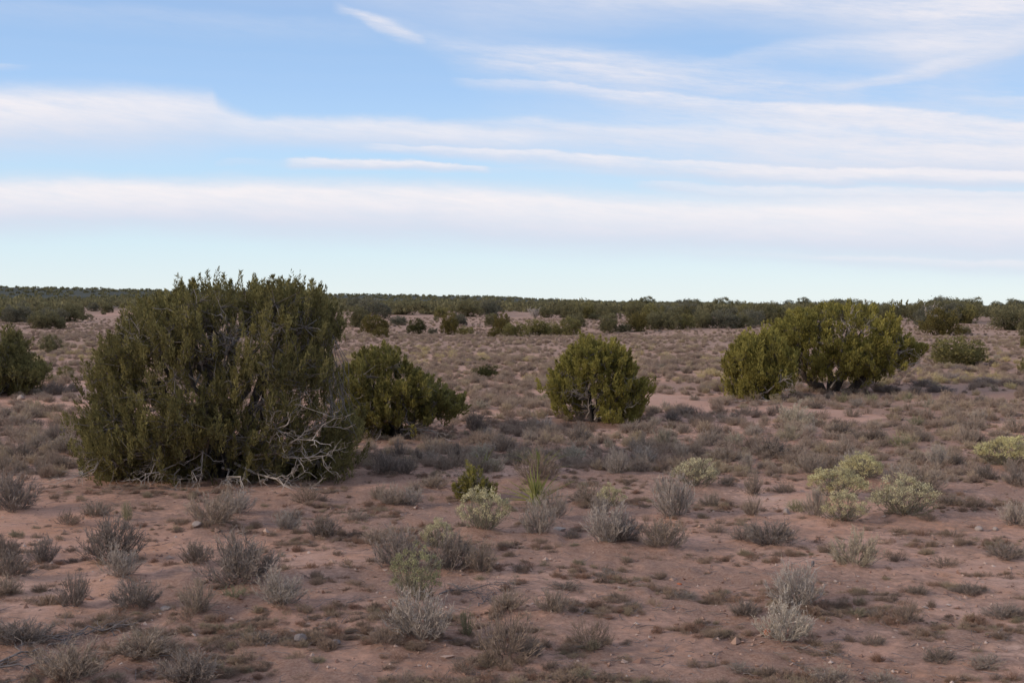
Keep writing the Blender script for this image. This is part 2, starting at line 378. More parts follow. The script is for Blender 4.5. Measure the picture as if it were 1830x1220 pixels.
def rock_mat(name, a, b_):
    mt, nt, b = new_mat(name, .9); n = mnoise(nt, 14, 5, .65, objpos(nt)); nt.links.new(mramp(nt, n, [(.3, a), (.7, b_)]), b.inputs['Base Color']); return mt
M['rock_red'] = rock_mat('rusty_sandstone', (.30, .085, .040), (.42, .14, .07))
M['rock_pale'] = rock_mat('pale_sandstone', (.26, .195, .16), (.40, .325, .28))
M['rock_grey'] = rock_mat('lichened_stone', (.10, .085, .08), (.24, .20, .19))

# ------------------------------------------------------------------ object helpers
def link(name, me, parent=None, loc=None, rz=0, sc=None, col=None):
    ob = bpy.data.objects.new(name, me); COL.objects.link(ob)
    if parent is not None: ob.parent = parent
    if loc is not None: ob.location = loc
    if rz: ob.rotation_euler.z = rz
    if sc is not None: ob.scale = sc if hasattr(sc, '__len__') else (sc,) * 3
    if col: ob.color = (*col, 1)
    return ob
def tag(ob, label=None, cat=None, group=None, kind=None):
    if label: ob['label'] = label
    if cat: ob['category'] = cat
    if group: ob['group'] = group
    if kind: ob['kind'] = kind
    return ob

# ------------------------------------------------------------------ plants as data (photo x, photo y of the base, width px, height px, look)
S = []   # grey shrubs: x, y, w, h, kind
def sh(*a): S.append(a)
for a in [
 (20, 917, 95, 62, 'D'), (197, 1008, 108, 70, 'D'), (217, 1036, 76, 46, 'S'), (81, 1008, 56, 40, 'D'), (12, 1000, 50, 36, 'D'), (15, 1037, 78, 42, 'D'),
 (10, 1066, 62, 30, 'G'), (131, 1086, 52, 52, 'D'), (242, 1092, 86, 46, 'D'), (350, 1100, 70, 52, 'G'), (36, 1157, 112, 38, 'D'), (125, 1226, 120, 62, 'G'),
 (340, 1228, 105, 52, 'D'), (258, 1180, 100, 42, 'G'), (212, 1118, 46, 22, 'B'), (122, 941, 52, 26, 'B'), (170, 926, 60, 25, 'G'), (226, 932, 26, 34, 'P'),
 (95, 705, 46, 24, 'D'), (3, 843, 36, 32, 'G'), (35, 822, 46, 26, 'D'), (62, 746, 40, 20, 'G'), (92, 736, 38, 18, 'B'), (100, 787, 40, 28, 'D'),
 (65, 806, 46, 30, 'G'), (117, 812, 50, 36, 'G'), (112, 836, 40, 18, 'D'), (35, 846, 40, 20, 'G'), (30, 762, 42, 22, 'G'), (62, 764, 34, 16, 'D'),
 (12, 742, 34, 18, 'G'), (120, 752, 36, 20, 'B'), (38, 712, 18, 9, 'S'), (8, 870, 40, 18, 'G'), (130, 700, 30, 16, 'G'), (80, 690, 30, 14, 'B'),
 (381, 943, 80, 52, 'G'), (423, 921, 62, 36, 'S'), (551, 901, 60, 30, 'B'), (514, 950, 54, 32, 'S'), (576, 963, 60, 34, 'D'), (433, 1046, 132, 78, 'D'),
 (500, 1087, 100, 52, 'S'), (350, 1012, 62, 36, 'D'), (420, 1075, 52, 22, 'P'), (676, 893, 32, 26, 'G'), (703, 905, 62, 32, 'G'), (737, 906, 40, 26, 'S'),
 (674, 975, 48, 27, 'G'), (711, 1021, 82, 62, 'D'), (808, 1025, 86, 60, 'D'), (860, 1028, 54, 48, 'G'), (752, 1151, 112, 76, 'S'),
 (688, 1158, 54, 32, 'B'), (834, 1142, 32, 48, 'P'), (902, 1187, 110, 90, 'B'), (944, 1186, 50, 28, 'D'), (908, 1094, 64, 34, 'G'), (986, 1100, 64, 38, 'G'),
 (830, 1208, 48, 26, 'B'), (963, 959, 62, 56, 'S'), (990, 930, 60, 50, 'G'), (950, 771, 38, 22, 'G'), (983, 783, 42, 26, 'G'), (1035, 790, 44, 29, 'D'),
 (1032, 753, 32, 18, 'D'), (1013, 765, 24, 16, 'B'), (1060, 770, 26, 18, 'B'), (1130, 775, 48, 23, 'G'), (899, 808, 46, 32, 'D'), (878, 795, 46, 28, 'G'), (854, 772, 44, 36, 'D'),
 (872, 777, 26, 14, 'S'), (815, 818, 24, 28, 'D'), (711, 819, 28, 30, 'D'), (746, 825, 24, 24, 'D'), (690, 848, 64, 36, 'D'), (723, 850, 40, 28, 'D'), (770, 806, 40, 22, 'G'),
 (960, 862, 78, 58, 'B'), (1103, 850, 46, 42, 'S'), (1144, 845, 44, 30, 'G'), (1060, 806, 22, 16, 'G'), (1147, 812, 54, 34, 'G'), (1188, 801, 50, 34, 'T'),
 (1217, 820, 28, 30, 'S'), (1243, 818, 44, 26, 'G'), (1207, 928, 84, 68, 'S'), (1050, 903, 64, 32, 'G'), (1072, 922, 40, 34, 'S'), (1085, 978, 84, 62, 'S'), (1118, 975, 60, 40, 'D'),
 (1187, 984, 78, 48, 'G'), (1057, 1164, 68, 46, 'B'), (1344, 922, 32, 34, 'G'), (1379, 980, 88, 38, 'D'), (1335, 970, 50, 24, 'D'), (1527, 1017, 80, 58, 'T'), (1424, 1092, 96, 66, 'S'),
 (1400, 1152, 92, 70, 'W'), (1332, 1106, 58, 27, 'D'), (1620, 1117, 56, 38, 'B'), (1457, 926, 46, 46, 'S'), (1640, 884, 84, 50, 'G'), (1606, 868, 60, 34, 'S'),
 (1817, 942, 64, 36, 'S'), (1425, 918, 44, 22, 'P'), (1795, 1002, 66, 24, 'D'), (1420, 760, 74, 40, 'T'), (1447, 780, 34, 22, 'S'), (1412, 789, 48, 30, 'T'), (1376, 820, 64, 38, 'D'),
 (1296, 827, 58, 28, 'G'), (1336, 838, 30, 27, 'S'), (1313, 797, 38, 24, 'T'), (1258, 778, 40, 24, 'B'), (1280, 782, 30, 24, 'D'), (1225, 776, 34, 20, 'G'), (1345, 885, 38, 38, 'G'), (1449, 850, 54, 38, 'G'),
 (1482, 842, 36, 30, 'G'), (1190, 732, 24, 18, 'S'), (1166, 739, 22, 14, 'D'), (1222, 742, 42, 18, 'G'), (1204, 752, 36, 18, 'D'), (1506, 719, 27, 20, 'P'), (1531, 727, 32, 18, 'S'), (1558, 721, 34, 20, 'P'), (1582, 727, 30, 16, 'G'),
 (1622, 718, 24, 20, 'P'), (1712, 718, 40, 20, 'B'), (1753, 723, 36, 18, 'D'), (1598, 751, 30, 22, 'B'), (1636, 762, 36, 20, 'P'), (1655, 748, 34, 22, 'G'), (1500, 777, 56, 22, 'D'), (1562, 787, 44, 20, 'D'), (1610, 802, 54, 26, 'P'),
 (1742, 771, 58, 20, 'G'), (1676, 837, 48, 38, 'S'), (1706, 832, 40, 24, 'G'), (1764, 859, 44, 28, 'D'), (1524, 832, 50, 24, 'S'), (1506, 816, 48, 32, 'G'), (1490, 840, 36, 26, 'B'), (1815, 775, 50, 30, 'G'), (1812, 868, 44, 30, 'D'),
 (1576, 800, 36, 18, 'G'), (1650, 790, 44, 20, 'D'), (1700, 765, 36, 16, 'G'), (1555, 765, 34, 16, 'G'), (1460, 730, 32, 14, 'D'), (1390, 737, 40, 16, 'G'), (1330, 740, 36, 16, 'G'), (1240, 715, 24, 12, 'G'),
 (925, 720, 30, 16, 'G'), (900, 740, 30, 14, 'B'), (880, 716, 28, 12, 'G'), (970, 715, 26, 14, 'P'), (840, 735, 26, 12, 'G'), (1010, 720, 22, 12, 'G'), (945, 745, 36, 16, 'G'),
 (1590, 680, 50, 14, 'L'), (1540, 690, 60, 16, 'L'), (1650, 690, 60, 14, 'L'), (1700, 680, 60, 14, 'L'), (1760, 686, 60, 14, 'L'), (1810, 690, 50, 14, 'L'), (1620, 668, 40, 12, 'G'), (1720, 664, 50, 12, 'L'), (1680, 700, 60, 14, 'L'), (1590, 700, 50, 14, 'L'),
 (550, 870, 30, 14, 'B'), (740, 880, 40, 22, 'G'), (780, 870, 50, 24, 'G'), (640, 930, 36, 20, 'G'), (1020, 960, 34, 14, 'D'), (1270, 905, 40, 24, 'G'), (1300, 870, 36, 20, 'G'), (1560, 1100, 34, 14, 'D'), (1700, 960, 40, 16, 'B'),
 (1480, 985, 40, 18, 'B'), (1020, 870, 30, 16, 'B'), (1180, 880, 34, 20, 'G'), (1400, 880, 36, 20, 'G'), (1700, 900, 50, 18, 'D'), (1745, 905, 40, 20, 'B'), (1660, 935, 36, 14, 'B'), (1580, 1220, 60, 20, 'G'), (1480, 1222, 90, 34, 'G'), (1320, 1200, 50, 20, 'G'),
 (1730, 1060, 60, 20, 'D'), (1790, 1100, 60, 22, 'D'), (1680, 1180, 60, 22, 'D'), (1240, 1190, 40, 16, 'B'), (1640, 1060, 40, 16, 'D'), (1280, 950, 40, 18, 'B'), (540, 1215, 40, 14, 'B'), (470, 1150, 70, 22, 'D'), (440, 1180, 60, 20, 'B'), (600, 1100, 40, 12, 'B'),
 (720, 1218, 60, 20, 'B'), (1130, 1085, 34, 12, 'D'), (1090, 1030, 46, 12, 'D'), (1010, 1050, 60, 12, 'D'), (1220, 1070, 60, 12, 'D'), (1760, 1190, 60, 22, 'G'), (1560, 1150, 44, 18, 'D'), (1690, 1010, 50, 18, 'B'), (1600, 1000, 40, 16, 'B'),
]: sh(*a)
RB = [ # pale seed headed rabbitbrush: x, y, w, h, yellow share, label
 (862, 955, 88, 66, .45, 'rounded cream seed headed rabbitbrush standing just in front of the young juniper sapling'),
 (1243, 875, 82, 46, .25, 'grey green rabbitbrush with two separate pale seed tufts, left of the yellow clumps'),
 (1538, 863, 72, 42, .7, 'compact yellowish rabbitbrush, highest and farthest of the four clustered pale clumps'),
 (1492, 895, 96, 46, .65, 'wide flat topped yellowish rabbitbrush, left one of the four clustered pale clumps'),
 (1508, 938, 80, 46, .4, 'rabbitbrush on bare spindly stems with sparse pale heads, lowest of the clustered clumps'),
 (1612, 928, 112, 60, .3, 'broad olive grey rabbitbrush with cream tips, right one of the clustered pale clumps'),
 (1797, 837, 92, 46, .85, 'bright yellow rabbitbrush standing alone at the far right edge'),
 (782, 988, 58, 46, .35, 'cream topped rabbitbrush rising behind three joined dark grey shrubs'),
 (741, 1080, 96, 78, .12, 'olive grey rabbitbrush with dull green tips in front of the joined dark shrubs'),
 (1091, 912, 48, 34, .5, 'small faded yellow green rabbitbrush beside grey brush, right of the front yucca'),
]

# ------------------------------------------------------------------ ground
BARE = [(560, 1120, 130, 70), (1000, 1020, 140, 40), (1180, 1120, 120, 60), (620, 1180, 80, 40), (60, 1105, 60, 25), (1220, 722, 75, 14), (1500, 740, 70, 12), (1400, 735, 60, 10), (1330, 1000, 90, 30), (1500, 1150, 100, 26),
        (300, 950, 60, 16), (430, 880, 240, 14), (1000, 700, 60, 8), (1740, 1010, 70, 16), (100, 900, 70, 20), (560, 990, 80, 24), (880, 1070, 60, 26), (760, 1200, 110, 22), (100, 980, 60, 14), (940, 1190, 70, 20), (165, 562, 38, 10), (60, 585, 30, 5), (660, 870, 60, 12), (1300, 1060, 90, 24)]
BW = []
for px, py, a, b_ in BARE:
    c0, _ = at(px, py); c1, _ = at(px, py - b_); c2, _ = at(px, py + b_); cx, _ = at(px + a, py)
    BW.append((c0.x, c0.y, max(.2, cx.x - c0.x), max(.2, (c1.y - c2.y) / 2), 1 if py < 760 else .32))
def barefn(x, y):
    o_ = np.zeros_like(x); w = (fbm(x * .9, y * .9, 40, 3) - .5) * 1.3
    for cx, cy, a, b_, k in BW:
        d = np.sqrt(((x - cx) / a) ** 2 + ((y - cy) / b_) ** 2) + w
        o_ = np.maximum(o_, k * (1 - sstep(d, .55, 1.15)))
    return o_
def coverfn(x, y):
    m_ = fbm(x / 1.7, y / 1.7, 50, 3) * .6 + fbm(x / 6, y / 6, 60, 2) * .4
    m_ = m_ + .10 * sstep(x / np.maximum(y, 1), .05, .3) - .03
    return np.clip((.16 + .84 * sstep(m_, .36, .60)) * (1 - barefn(x, y) * 1.3), 0, 1)
MOUNDS = []
for (px, py, w, h, k) in S[:150]:
    if py > 760:
        p, t = at(px, py); MOUNDS.append((p.x, p.y, w / F * t * .55, .05 * min(1, w / 80)))
for a in RB:
    p, t = at(a[0], a[1]); MOUNDS.append((p.x, p.y, a[2] / F * t * .6, .06))
def gheight(x, y):
    h = height(x, y)
    for cx, cy, s_, k in MOUNDS:
        q = ((x - cx) ** 2 + (y - cy) ** 2) / s_ ** 2
        h = h + k * np.exp(-q)
    return h
def build_ground():
    az = np.concatenate([np.linspace(-180, -30, 26)[:-1], np.linspace(-30, -25, 8)[:-1], np.linspace(-25, 25, 430)[:-1], np.linspace(25, 30, 8)[:-1], np.linspace(30, 180, 26)[:-1]])
    az = np.radians(az)
    r = np.concatenate([[0.6, 2, 4, 6], np.geomspace(7, 30, 300)[:-1], np.geomspace(30, 120, 110)[:-1], np.geomspace(120, 1600, 80)[:-1], np.geomspace(1600, 9000, 12)])
    RR, AA = np.meshgrid(r, az, indexing='ij'); x = (RR * np.sin(AA)).ravel(); y = (RR * np.cos(AA)).ravel()
    z = gheight(x, y)
    # fine clods near the camera
    rr = np.hypot(x, y); near = 1 - sstep(rr, 20, 40)
    cv = coverfn(x, y)
    z = z + near * ((fbm(x / .16, y / .16, 70, 2) - .5) * .03 * (.35 + cv) + sstep(fbm(x / .35, y / .35, 75, 2), .5, .7) * .022 * cv)
    n, m_ = len(r), len(az)
    V = np.stack([x, y, z], 1); i = np.arange(n - 1)[:, None]; j = np.arange(m_)[None]; j2 = (j + 1) % m_
    Q = np.stack([i * m_ + j, i * m_ + j2, (i + 1) * m_ + j2, (i + 1) * m_ + j], -1).reshape(-1, 4)[:, ::-1]
    ac = Acc(); ac.add(V, Q)
    cc = len(V); ac.add([(0, 0, float(height(0., 0.)))], T=np.stack([np.full(m_, cc) - cc, np.arange(m_) - cc, (np.arange(m_) + 1) % m_ - cc], 1)[:, ::-1])
    me = ac.mesh('ground', M['ground'], True)
    for nm, v in (('cover', cv), ('bare', barefn(x, y)), ('farmix', sstep(rr, 30, 75) * .85), ('woods', sstep(rr, 230, 420))):
        a = me.attributes.new(nm, 'FLOAT', 'POINT'); a.data.foreach_set('value', np.append(v, 0).astype(np.float32))
    return link('ground', me)
tag(build_ground(), 'pinkish red desert soil with bare sandy patches and crusted litter', kind='structure')

def gz(x, y): return float(gheight(np.array([x]), np.array([y]))[0])

# ------------------------------------------------------------------ junipers
def ribbon_noise(u, s): return vn(u, np.zeros_like(u), s)
def juniper(name, base, top, bottom, depth, ncl, per, nsp, sl, sw, mat, seed, stems=9, lean=.35, dense_skip=None, trunk_r=.07, dead=None, plume_h=(.22, .42), plume_r=(.06, .10), cl_r=.22, vee=.22, upright=1.0, ground_ref=None):
    """outline given in photo pixels; built in metres at the distance of its base. returns root, number of triangles"""
    rn = np.random.default_rng(seed)
    bp, t = at(*base); s = t / F
    zoff = (base[1] - base[1]) * s
    TX = np.array([p[0] for p in top], float); TZ = np.array([(base[1] - p[1]) * s for p in top]); TX = (TX - base[0]) * s
    BX = (np.array([p[0] for p in bottom], float) - base[0]) * s; BZ = np.array([(base[1] - p[1]) * s for p in bottom])
    x0, x1 = TX.min(), TX.max(); cx = (x0 + x1) / 2; hw = (x1 - x0) / 2
    ins = 1 - cl_r * .95 / hw                       # the clumps of foliage stand out beyond the branch ends
    TX = cx + (TX - cx) * ins; BX = cx + (BX - cx) * ins; x0, x1 = TX.min(), TX.max(); hw = (x1 - x0) / 2
    TZ = TZ - cl_r * .62; BZ = BZ + cl_r * .25
    def pt(n, rho0=.72):
        x = rn.uniform(x0, x1, n); u = np.clip((x - cx) / hw, -1, 1)
        dy = depth * np.sqrt(np.maximum(0, 1 - np.abs(u) ** 2.4))
        tz = np.interp(x, TX, TZ); bz = np.interp(x, BX, BZ)
        th = rn.uniform(0, 2 * math.pi, n); rho = np.sqrt(rn.uniform(rho0 ** 2, 1, n))
        # superellipse section in (y,z)
        c_, s_ = np.cos(th), np.sin(th); q = (np.abs(c_) ** 2.6 + np.abs(s_) ** 2.6) ** (-1 / 2.6)
        y = dy * c_ * q * rho; z = (tz + bz) / 2 + (tz - bz) / 2 * s_ * q * rho
        return np.stack([x, y, np.maximum(z, .04)], 1), th
    C, th = pt(ncl * 2)
    lump = vn(C[:, 0] * 1.9 + 7, C[:, 2] * 1.6 + C[:, 1] * 1.3, seed); keep0 = rn.random(len(C)) < (.38 if name == 'big_juniper' else .12) + 1.35 * lump; C = C[keep0]
    keep = rn.random(len(C)) < np.where(C[:, 1] > depth * .35, .45, 1.0)
    if dense_skip is not None:
        keep &= rn.random(len(C)) > np.array([dense_skip(base[0] + c[0] / s, base[1] - c[2] / s, c[1]) for c in C])
    C = C[keep][:ncl]
    # plumes around the cluster centres
    n = len(C); Cp = np.repeat(C, per, 0); ci = np.repeat(np.arange(n), per)
    Pc = Cp + rn.normal(size=Cp.shape) * np.array([cl_r, cl_r, cl_r * .85]) * .6
    Pc[:, 2] = np.maximum(Pc[:, 2], .05)
    zt = np.interp(Pc[:, 0], TX, TZ); over = Pc[:, 2] > zt + .05; Pc[over, 2] = zt[over] + rn.uniform(-.1, .1, over.sum())
    keep = rn.random(len(Pc)) < .86; Pc = Pc[keep]; ci = ci[keep]
    sy = rn.random(len(Pc)) < .07; oo = Pc - np.array([cx, 0, 0]); oo[:, 2] *= .6; Pc = Pc + norm(oo) * (sy * rn.uniform(.2, .65, len(Pc)) * cl_r)[:, None]; Pc[:, 2] = np.maximum(Pc[:, 2], .05)
    ctint = rn.normal(.44, .09, n)
    m_ = len(Pc)
    out = Pc - np.array([cx, 0, 0]); out[:, 2] *= .35; out = norm(out)
    ax = norm(np.array([0, 0, upright]) + out * lean + rn.normal(size=(m_, 3)) * .20)
    ph = rn.uniform(*plume_h, m_); pr = rn.uniform(*plume_r, m_)
    # sprigs
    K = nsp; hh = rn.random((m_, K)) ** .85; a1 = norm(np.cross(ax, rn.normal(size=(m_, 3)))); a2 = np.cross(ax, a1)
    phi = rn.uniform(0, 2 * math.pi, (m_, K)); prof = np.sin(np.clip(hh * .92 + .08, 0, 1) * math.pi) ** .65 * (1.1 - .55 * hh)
    rad = pr[:, None] * prof * np.sqrt(rn.uniform(.25, 1, (m_, K)))
    dirr = a1[:, None] * np.cos(phi)[..., None] + a2[:, None] * np.sin(phi)[..., None]
    P = Pc[:, None] + ax[:, None] * ((hh - .45) * ph[:, None])[..., None] + dirr * rad[..., None]
    D = ax[:, None] * rn.uniform(.7, 1.3, (m_, K))[..., None] + dirr * rn.uniform(.1, .75, (m_, K))[..., None] + rn.normal(size=(m_, K, 3)) * .2
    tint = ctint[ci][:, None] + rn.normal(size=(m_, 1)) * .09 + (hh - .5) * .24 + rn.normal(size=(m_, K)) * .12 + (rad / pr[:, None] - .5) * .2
    ac = Acc(); L = rn.uniform(sl * .6, sl * 1.3, m_ * K)
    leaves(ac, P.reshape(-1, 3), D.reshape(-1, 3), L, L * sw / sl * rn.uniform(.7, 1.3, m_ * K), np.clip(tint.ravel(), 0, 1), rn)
    loc = (bp.x, bp.y, gz(bp.x, bp.y) - .02)
    root = bpy.data.objects.new(name, None); COL.objects.link(root); root.location = loc
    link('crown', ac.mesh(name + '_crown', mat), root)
    # stems
    st = Acc(); k = 8
    ang = rn.uniform(0, 2 * math.pi, stems); q = rn.random(stems)
    tipx = cx + (np.linspace(x0, x1, stems) - cx) * .72 + rn.normal(size=stems) * .05
    tipy = rn.uniform(-.55, .55, stems) * depth
    tipz = np.interp(tipx, TX, TZ) * rn.uniform(.72, .93, stems)
    p0 = np.stack([rn.normal(size=stems) * trunk_r * 1.5 + np.clip(tipx, -1, 1) * .12, rn.normal(size=stems) * trunk_r * 1.5, np.full(stems, -.1)], 1)
    P1 = bend(p0, np.stack([tipx, tipy, tipz], 1), k, .035, rn)
    tt = np.linspace(0, 1, k)[None, :, None]
    P1[..., :2] -= (np.sin(tt * math.pi) * vee * (P1[:, -1:, :2] - P1[:, :1, :2]))   # rise first, spread later
    rr_ = trunk_r * rn.uniform(.7, 1.25, (stems, 1)) * (1 - .82 * np.linspace(0, 1, k)[None])
    tubes(st, P1, rr_, 7)
    link('trunk', st.mesh(name + '_trunk', M['bark'], True), root)
    # limbs from the stems to the clumps of foliage
    lb = Acc(); SP = P1[:, 2:].reshape(-1, 3)
    dd = np.linalg.norm(C[:, None] - (SP[None] + np.array([0, 0, .25])), axis=2) + np.maximum(0, SP[None, :, 2] - C[:, None, 2]) * .8
    near_ = SP[dd.argmin(1)]
    LB = bend(near_, C, 5, .07, rn, -.06)
    tubes(lb, LB, np.interp(np.linspace(0, 1, 5), [0, 1], [.02, .006])[None] * rn.uniform(.7, 1.3, (len(C), 1)), 3, .4)
    PB = bend(C[ci], Pc, 3, .1, rn); tubes(lb, PB, np.broadcast_to(np.array([.006, .005, .003])[None], (m_, 3)), 3, .6)
    # bare twiglets inside the crown
    mt_ = len(C) * 7; src = C[rn.integers(0, len(C), mt_)] * np.array([.93, .9, .96])
    tw = bend(src, src + norm(rn.normal(size=(mt_, 3)) + np.array([0, -.3, .5])) * rn.uniform(.1, .35, (mt_, 1)), 4, .09, rn)
    ribbons(lb, tw, np.array([[.008, .006, .004, .002]]) * np.ones((mt_, 1)) * max(1, sl / .075), .8, rn)
    link('limbs', lb.mesh(name + '_limbs', M['twig']), root)
    if dead:
        for (ax_, ay_, bx_, by_, yy, r0) in dead:       # start and end in photo pixels, depth offset, radius
            db = Acc(); s3 = s
            a = np.array([[(ax_ - base[0]) * s3, yy * .55, (base[1] - ay_) * s3]]); b2 = np.array([[(bx_ - base[0]) * s3, yy, (base[1] - by_) * s3]])
            main = bend(a, b2, 7, .045, rn, rn.uniform(-.08, .1)); main[..., 2] = np.maximum(main[..., 2], .02)
            tubes(db, main, (r0 * np.linspace(1, .3, 7))[None], 5)
            LL = np.linalg.norm(b2 - a)
            nb = 7 + int(LL * 6); ii = rn.integers(2, 7, nb); s0 = main[0, ii]
            d0 = norm((b2 - a) + rn.normal(size=(nb, 3)) * LL * .55)
            br_ = bend(s0, s0 + d0 * rn.uniform(.12, .42, (nb, 1)) * min(LL, 1.1), 5, .07, rn); br_[..., 2] = np.maximum(br_[..., 2], .015)
            tubes(db, br_, (r0 * .42 * np.linspace(1, .35, 5))[None] * np.ones((nb, 1)), 3)
            n2 = nb * 3; jj = rn.integers(0, nb, n2); s1 = br_[jj, rn.integers(1, 5, n2)]
            b3 = bend(s1, s1 + norm(d0[jj] + rn.normal(size=(n2, 3)) * .7) * rn.uniform(.05, .2, (n2, 1)), 4, .08, rn)
            tubes(db, b3, (r0 * .2 * np.linspace(1, .4, 4))[None] * np.ones((n2, 1)), 3)
            link('dead_branch', db.mesh('dead_branch', M['dead'], True), root)
    return root, ac.ntri()

def skip1(px, py, y):
    v = .0
    # the open, bare middle of the crown and the tangle of dead wood low down
    v = max(v, .80 * math.exp(-(((px - 412) / 46) ** 2 + ((py - 590) / 70) ** 2)))
    v = max(v, .55 * math.exp(-(((px - 505) / 75) ** 2 + ((py - 800) / 50) ** 2)))
    v = max(v, .85 * math.exp(-(((px - 400) / 45) ** 2 + ((py - 810) / 50) ** 2)))
    v = max(v, .8 * math.exp(-(((px - 265) / 55) ** 2 + ((py - 822) / 30) ** 2)))
    v = max(v, .15 * math.exp(-(((px - 520) / 45) ** 2 + ((py - 690) / 25) ** 2)))
    return v
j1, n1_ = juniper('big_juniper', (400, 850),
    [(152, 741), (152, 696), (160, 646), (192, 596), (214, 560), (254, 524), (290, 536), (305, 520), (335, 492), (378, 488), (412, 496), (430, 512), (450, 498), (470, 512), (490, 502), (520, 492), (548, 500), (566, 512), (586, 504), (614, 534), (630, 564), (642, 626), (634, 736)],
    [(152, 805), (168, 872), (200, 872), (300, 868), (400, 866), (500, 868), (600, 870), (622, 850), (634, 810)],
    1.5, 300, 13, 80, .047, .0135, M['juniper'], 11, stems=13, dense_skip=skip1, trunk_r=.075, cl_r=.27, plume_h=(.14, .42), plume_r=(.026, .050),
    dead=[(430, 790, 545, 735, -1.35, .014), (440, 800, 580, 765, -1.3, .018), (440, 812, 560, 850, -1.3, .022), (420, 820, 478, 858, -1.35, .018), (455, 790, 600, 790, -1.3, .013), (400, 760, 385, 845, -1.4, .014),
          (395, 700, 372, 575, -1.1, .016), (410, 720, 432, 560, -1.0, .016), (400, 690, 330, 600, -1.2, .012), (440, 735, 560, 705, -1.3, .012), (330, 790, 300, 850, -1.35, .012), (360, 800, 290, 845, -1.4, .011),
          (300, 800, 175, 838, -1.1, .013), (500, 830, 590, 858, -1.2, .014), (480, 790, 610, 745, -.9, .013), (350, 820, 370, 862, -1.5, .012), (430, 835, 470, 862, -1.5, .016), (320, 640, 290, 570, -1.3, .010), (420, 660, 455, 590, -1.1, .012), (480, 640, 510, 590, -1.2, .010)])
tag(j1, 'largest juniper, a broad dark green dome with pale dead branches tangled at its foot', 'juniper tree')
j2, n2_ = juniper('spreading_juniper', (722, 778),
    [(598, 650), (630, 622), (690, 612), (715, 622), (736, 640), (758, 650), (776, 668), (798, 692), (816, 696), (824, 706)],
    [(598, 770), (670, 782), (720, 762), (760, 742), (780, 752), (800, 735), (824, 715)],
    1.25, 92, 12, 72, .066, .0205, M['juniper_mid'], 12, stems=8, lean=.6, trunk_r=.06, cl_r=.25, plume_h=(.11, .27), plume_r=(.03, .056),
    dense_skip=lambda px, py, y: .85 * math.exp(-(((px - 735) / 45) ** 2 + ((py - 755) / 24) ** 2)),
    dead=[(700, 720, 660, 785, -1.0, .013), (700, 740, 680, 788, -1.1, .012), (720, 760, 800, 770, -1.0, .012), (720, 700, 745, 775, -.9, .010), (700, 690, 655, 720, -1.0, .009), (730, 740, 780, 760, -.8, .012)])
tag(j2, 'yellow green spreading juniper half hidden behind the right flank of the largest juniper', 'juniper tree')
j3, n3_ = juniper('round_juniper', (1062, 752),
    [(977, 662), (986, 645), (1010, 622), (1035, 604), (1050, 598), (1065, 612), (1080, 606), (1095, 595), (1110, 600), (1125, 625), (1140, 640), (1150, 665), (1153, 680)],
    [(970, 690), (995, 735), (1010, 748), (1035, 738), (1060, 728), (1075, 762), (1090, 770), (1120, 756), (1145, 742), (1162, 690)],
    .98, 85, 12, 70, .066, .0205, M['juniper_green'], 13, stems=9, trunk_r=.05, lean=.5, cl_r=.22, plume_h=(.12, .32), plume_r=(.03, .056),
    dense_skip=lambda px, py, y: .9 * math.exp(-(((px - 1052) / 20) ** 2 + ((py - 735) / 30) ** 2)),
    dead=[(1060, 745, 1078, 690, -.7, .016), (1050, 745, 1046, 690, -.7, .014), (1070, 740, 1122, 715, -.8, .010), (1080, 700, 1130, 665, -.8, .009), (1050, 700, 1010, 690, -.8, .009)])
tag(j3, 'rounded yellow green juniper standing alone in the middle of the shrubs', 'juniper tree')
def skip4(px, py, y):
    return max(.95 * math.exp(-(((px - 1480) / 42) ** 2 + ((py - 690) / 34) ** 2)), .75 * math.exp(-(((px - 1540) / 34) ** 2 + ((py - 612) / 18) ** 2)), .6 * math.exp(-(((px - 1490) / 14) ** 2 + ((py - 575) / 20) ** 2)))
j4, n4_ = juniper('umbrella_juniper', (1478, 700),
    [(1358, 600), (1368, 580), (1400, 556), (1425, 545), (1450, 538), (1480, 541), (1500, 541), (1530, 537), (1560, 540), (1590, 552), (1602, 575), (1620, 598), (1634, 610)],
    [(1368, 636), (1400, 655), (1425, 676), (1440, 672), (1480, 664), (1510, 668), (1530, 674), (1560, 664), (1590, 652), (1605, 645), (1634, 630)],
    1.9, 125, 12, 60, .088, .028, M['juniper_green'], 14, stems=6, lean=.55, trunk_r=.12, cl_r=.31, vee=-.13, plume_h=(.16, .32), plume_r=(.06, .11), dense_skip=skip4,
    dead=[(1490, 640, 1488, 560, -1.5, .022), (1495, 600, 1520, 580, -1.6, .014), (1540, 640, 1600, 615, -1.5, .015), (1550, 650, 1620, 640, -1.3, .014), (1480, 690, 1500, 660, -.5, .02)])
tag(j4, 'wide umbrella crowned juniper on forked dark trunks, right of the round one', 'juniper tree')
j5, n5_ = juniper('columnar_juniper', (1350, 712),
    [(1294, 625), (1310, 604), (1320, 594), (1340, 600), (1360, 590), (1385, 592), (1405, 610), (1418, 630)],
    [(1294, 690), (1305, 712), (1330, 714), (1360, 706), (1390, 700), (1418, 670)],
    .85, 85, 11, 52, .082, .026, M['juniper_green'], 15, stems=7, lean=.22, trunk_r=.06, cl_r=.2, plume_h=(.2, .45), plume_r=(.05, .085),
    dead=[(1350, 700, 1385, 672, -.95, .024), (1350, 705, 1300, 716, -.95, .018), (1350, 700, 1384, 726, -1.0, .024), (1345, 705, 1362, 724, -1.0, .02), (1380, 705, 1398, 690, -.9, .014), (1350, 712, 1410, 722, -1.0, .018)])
tag(j5, 'upright juniper of vertical plumes and bleached roots, attached beside the umbrella crowned one', 'juniper tree')
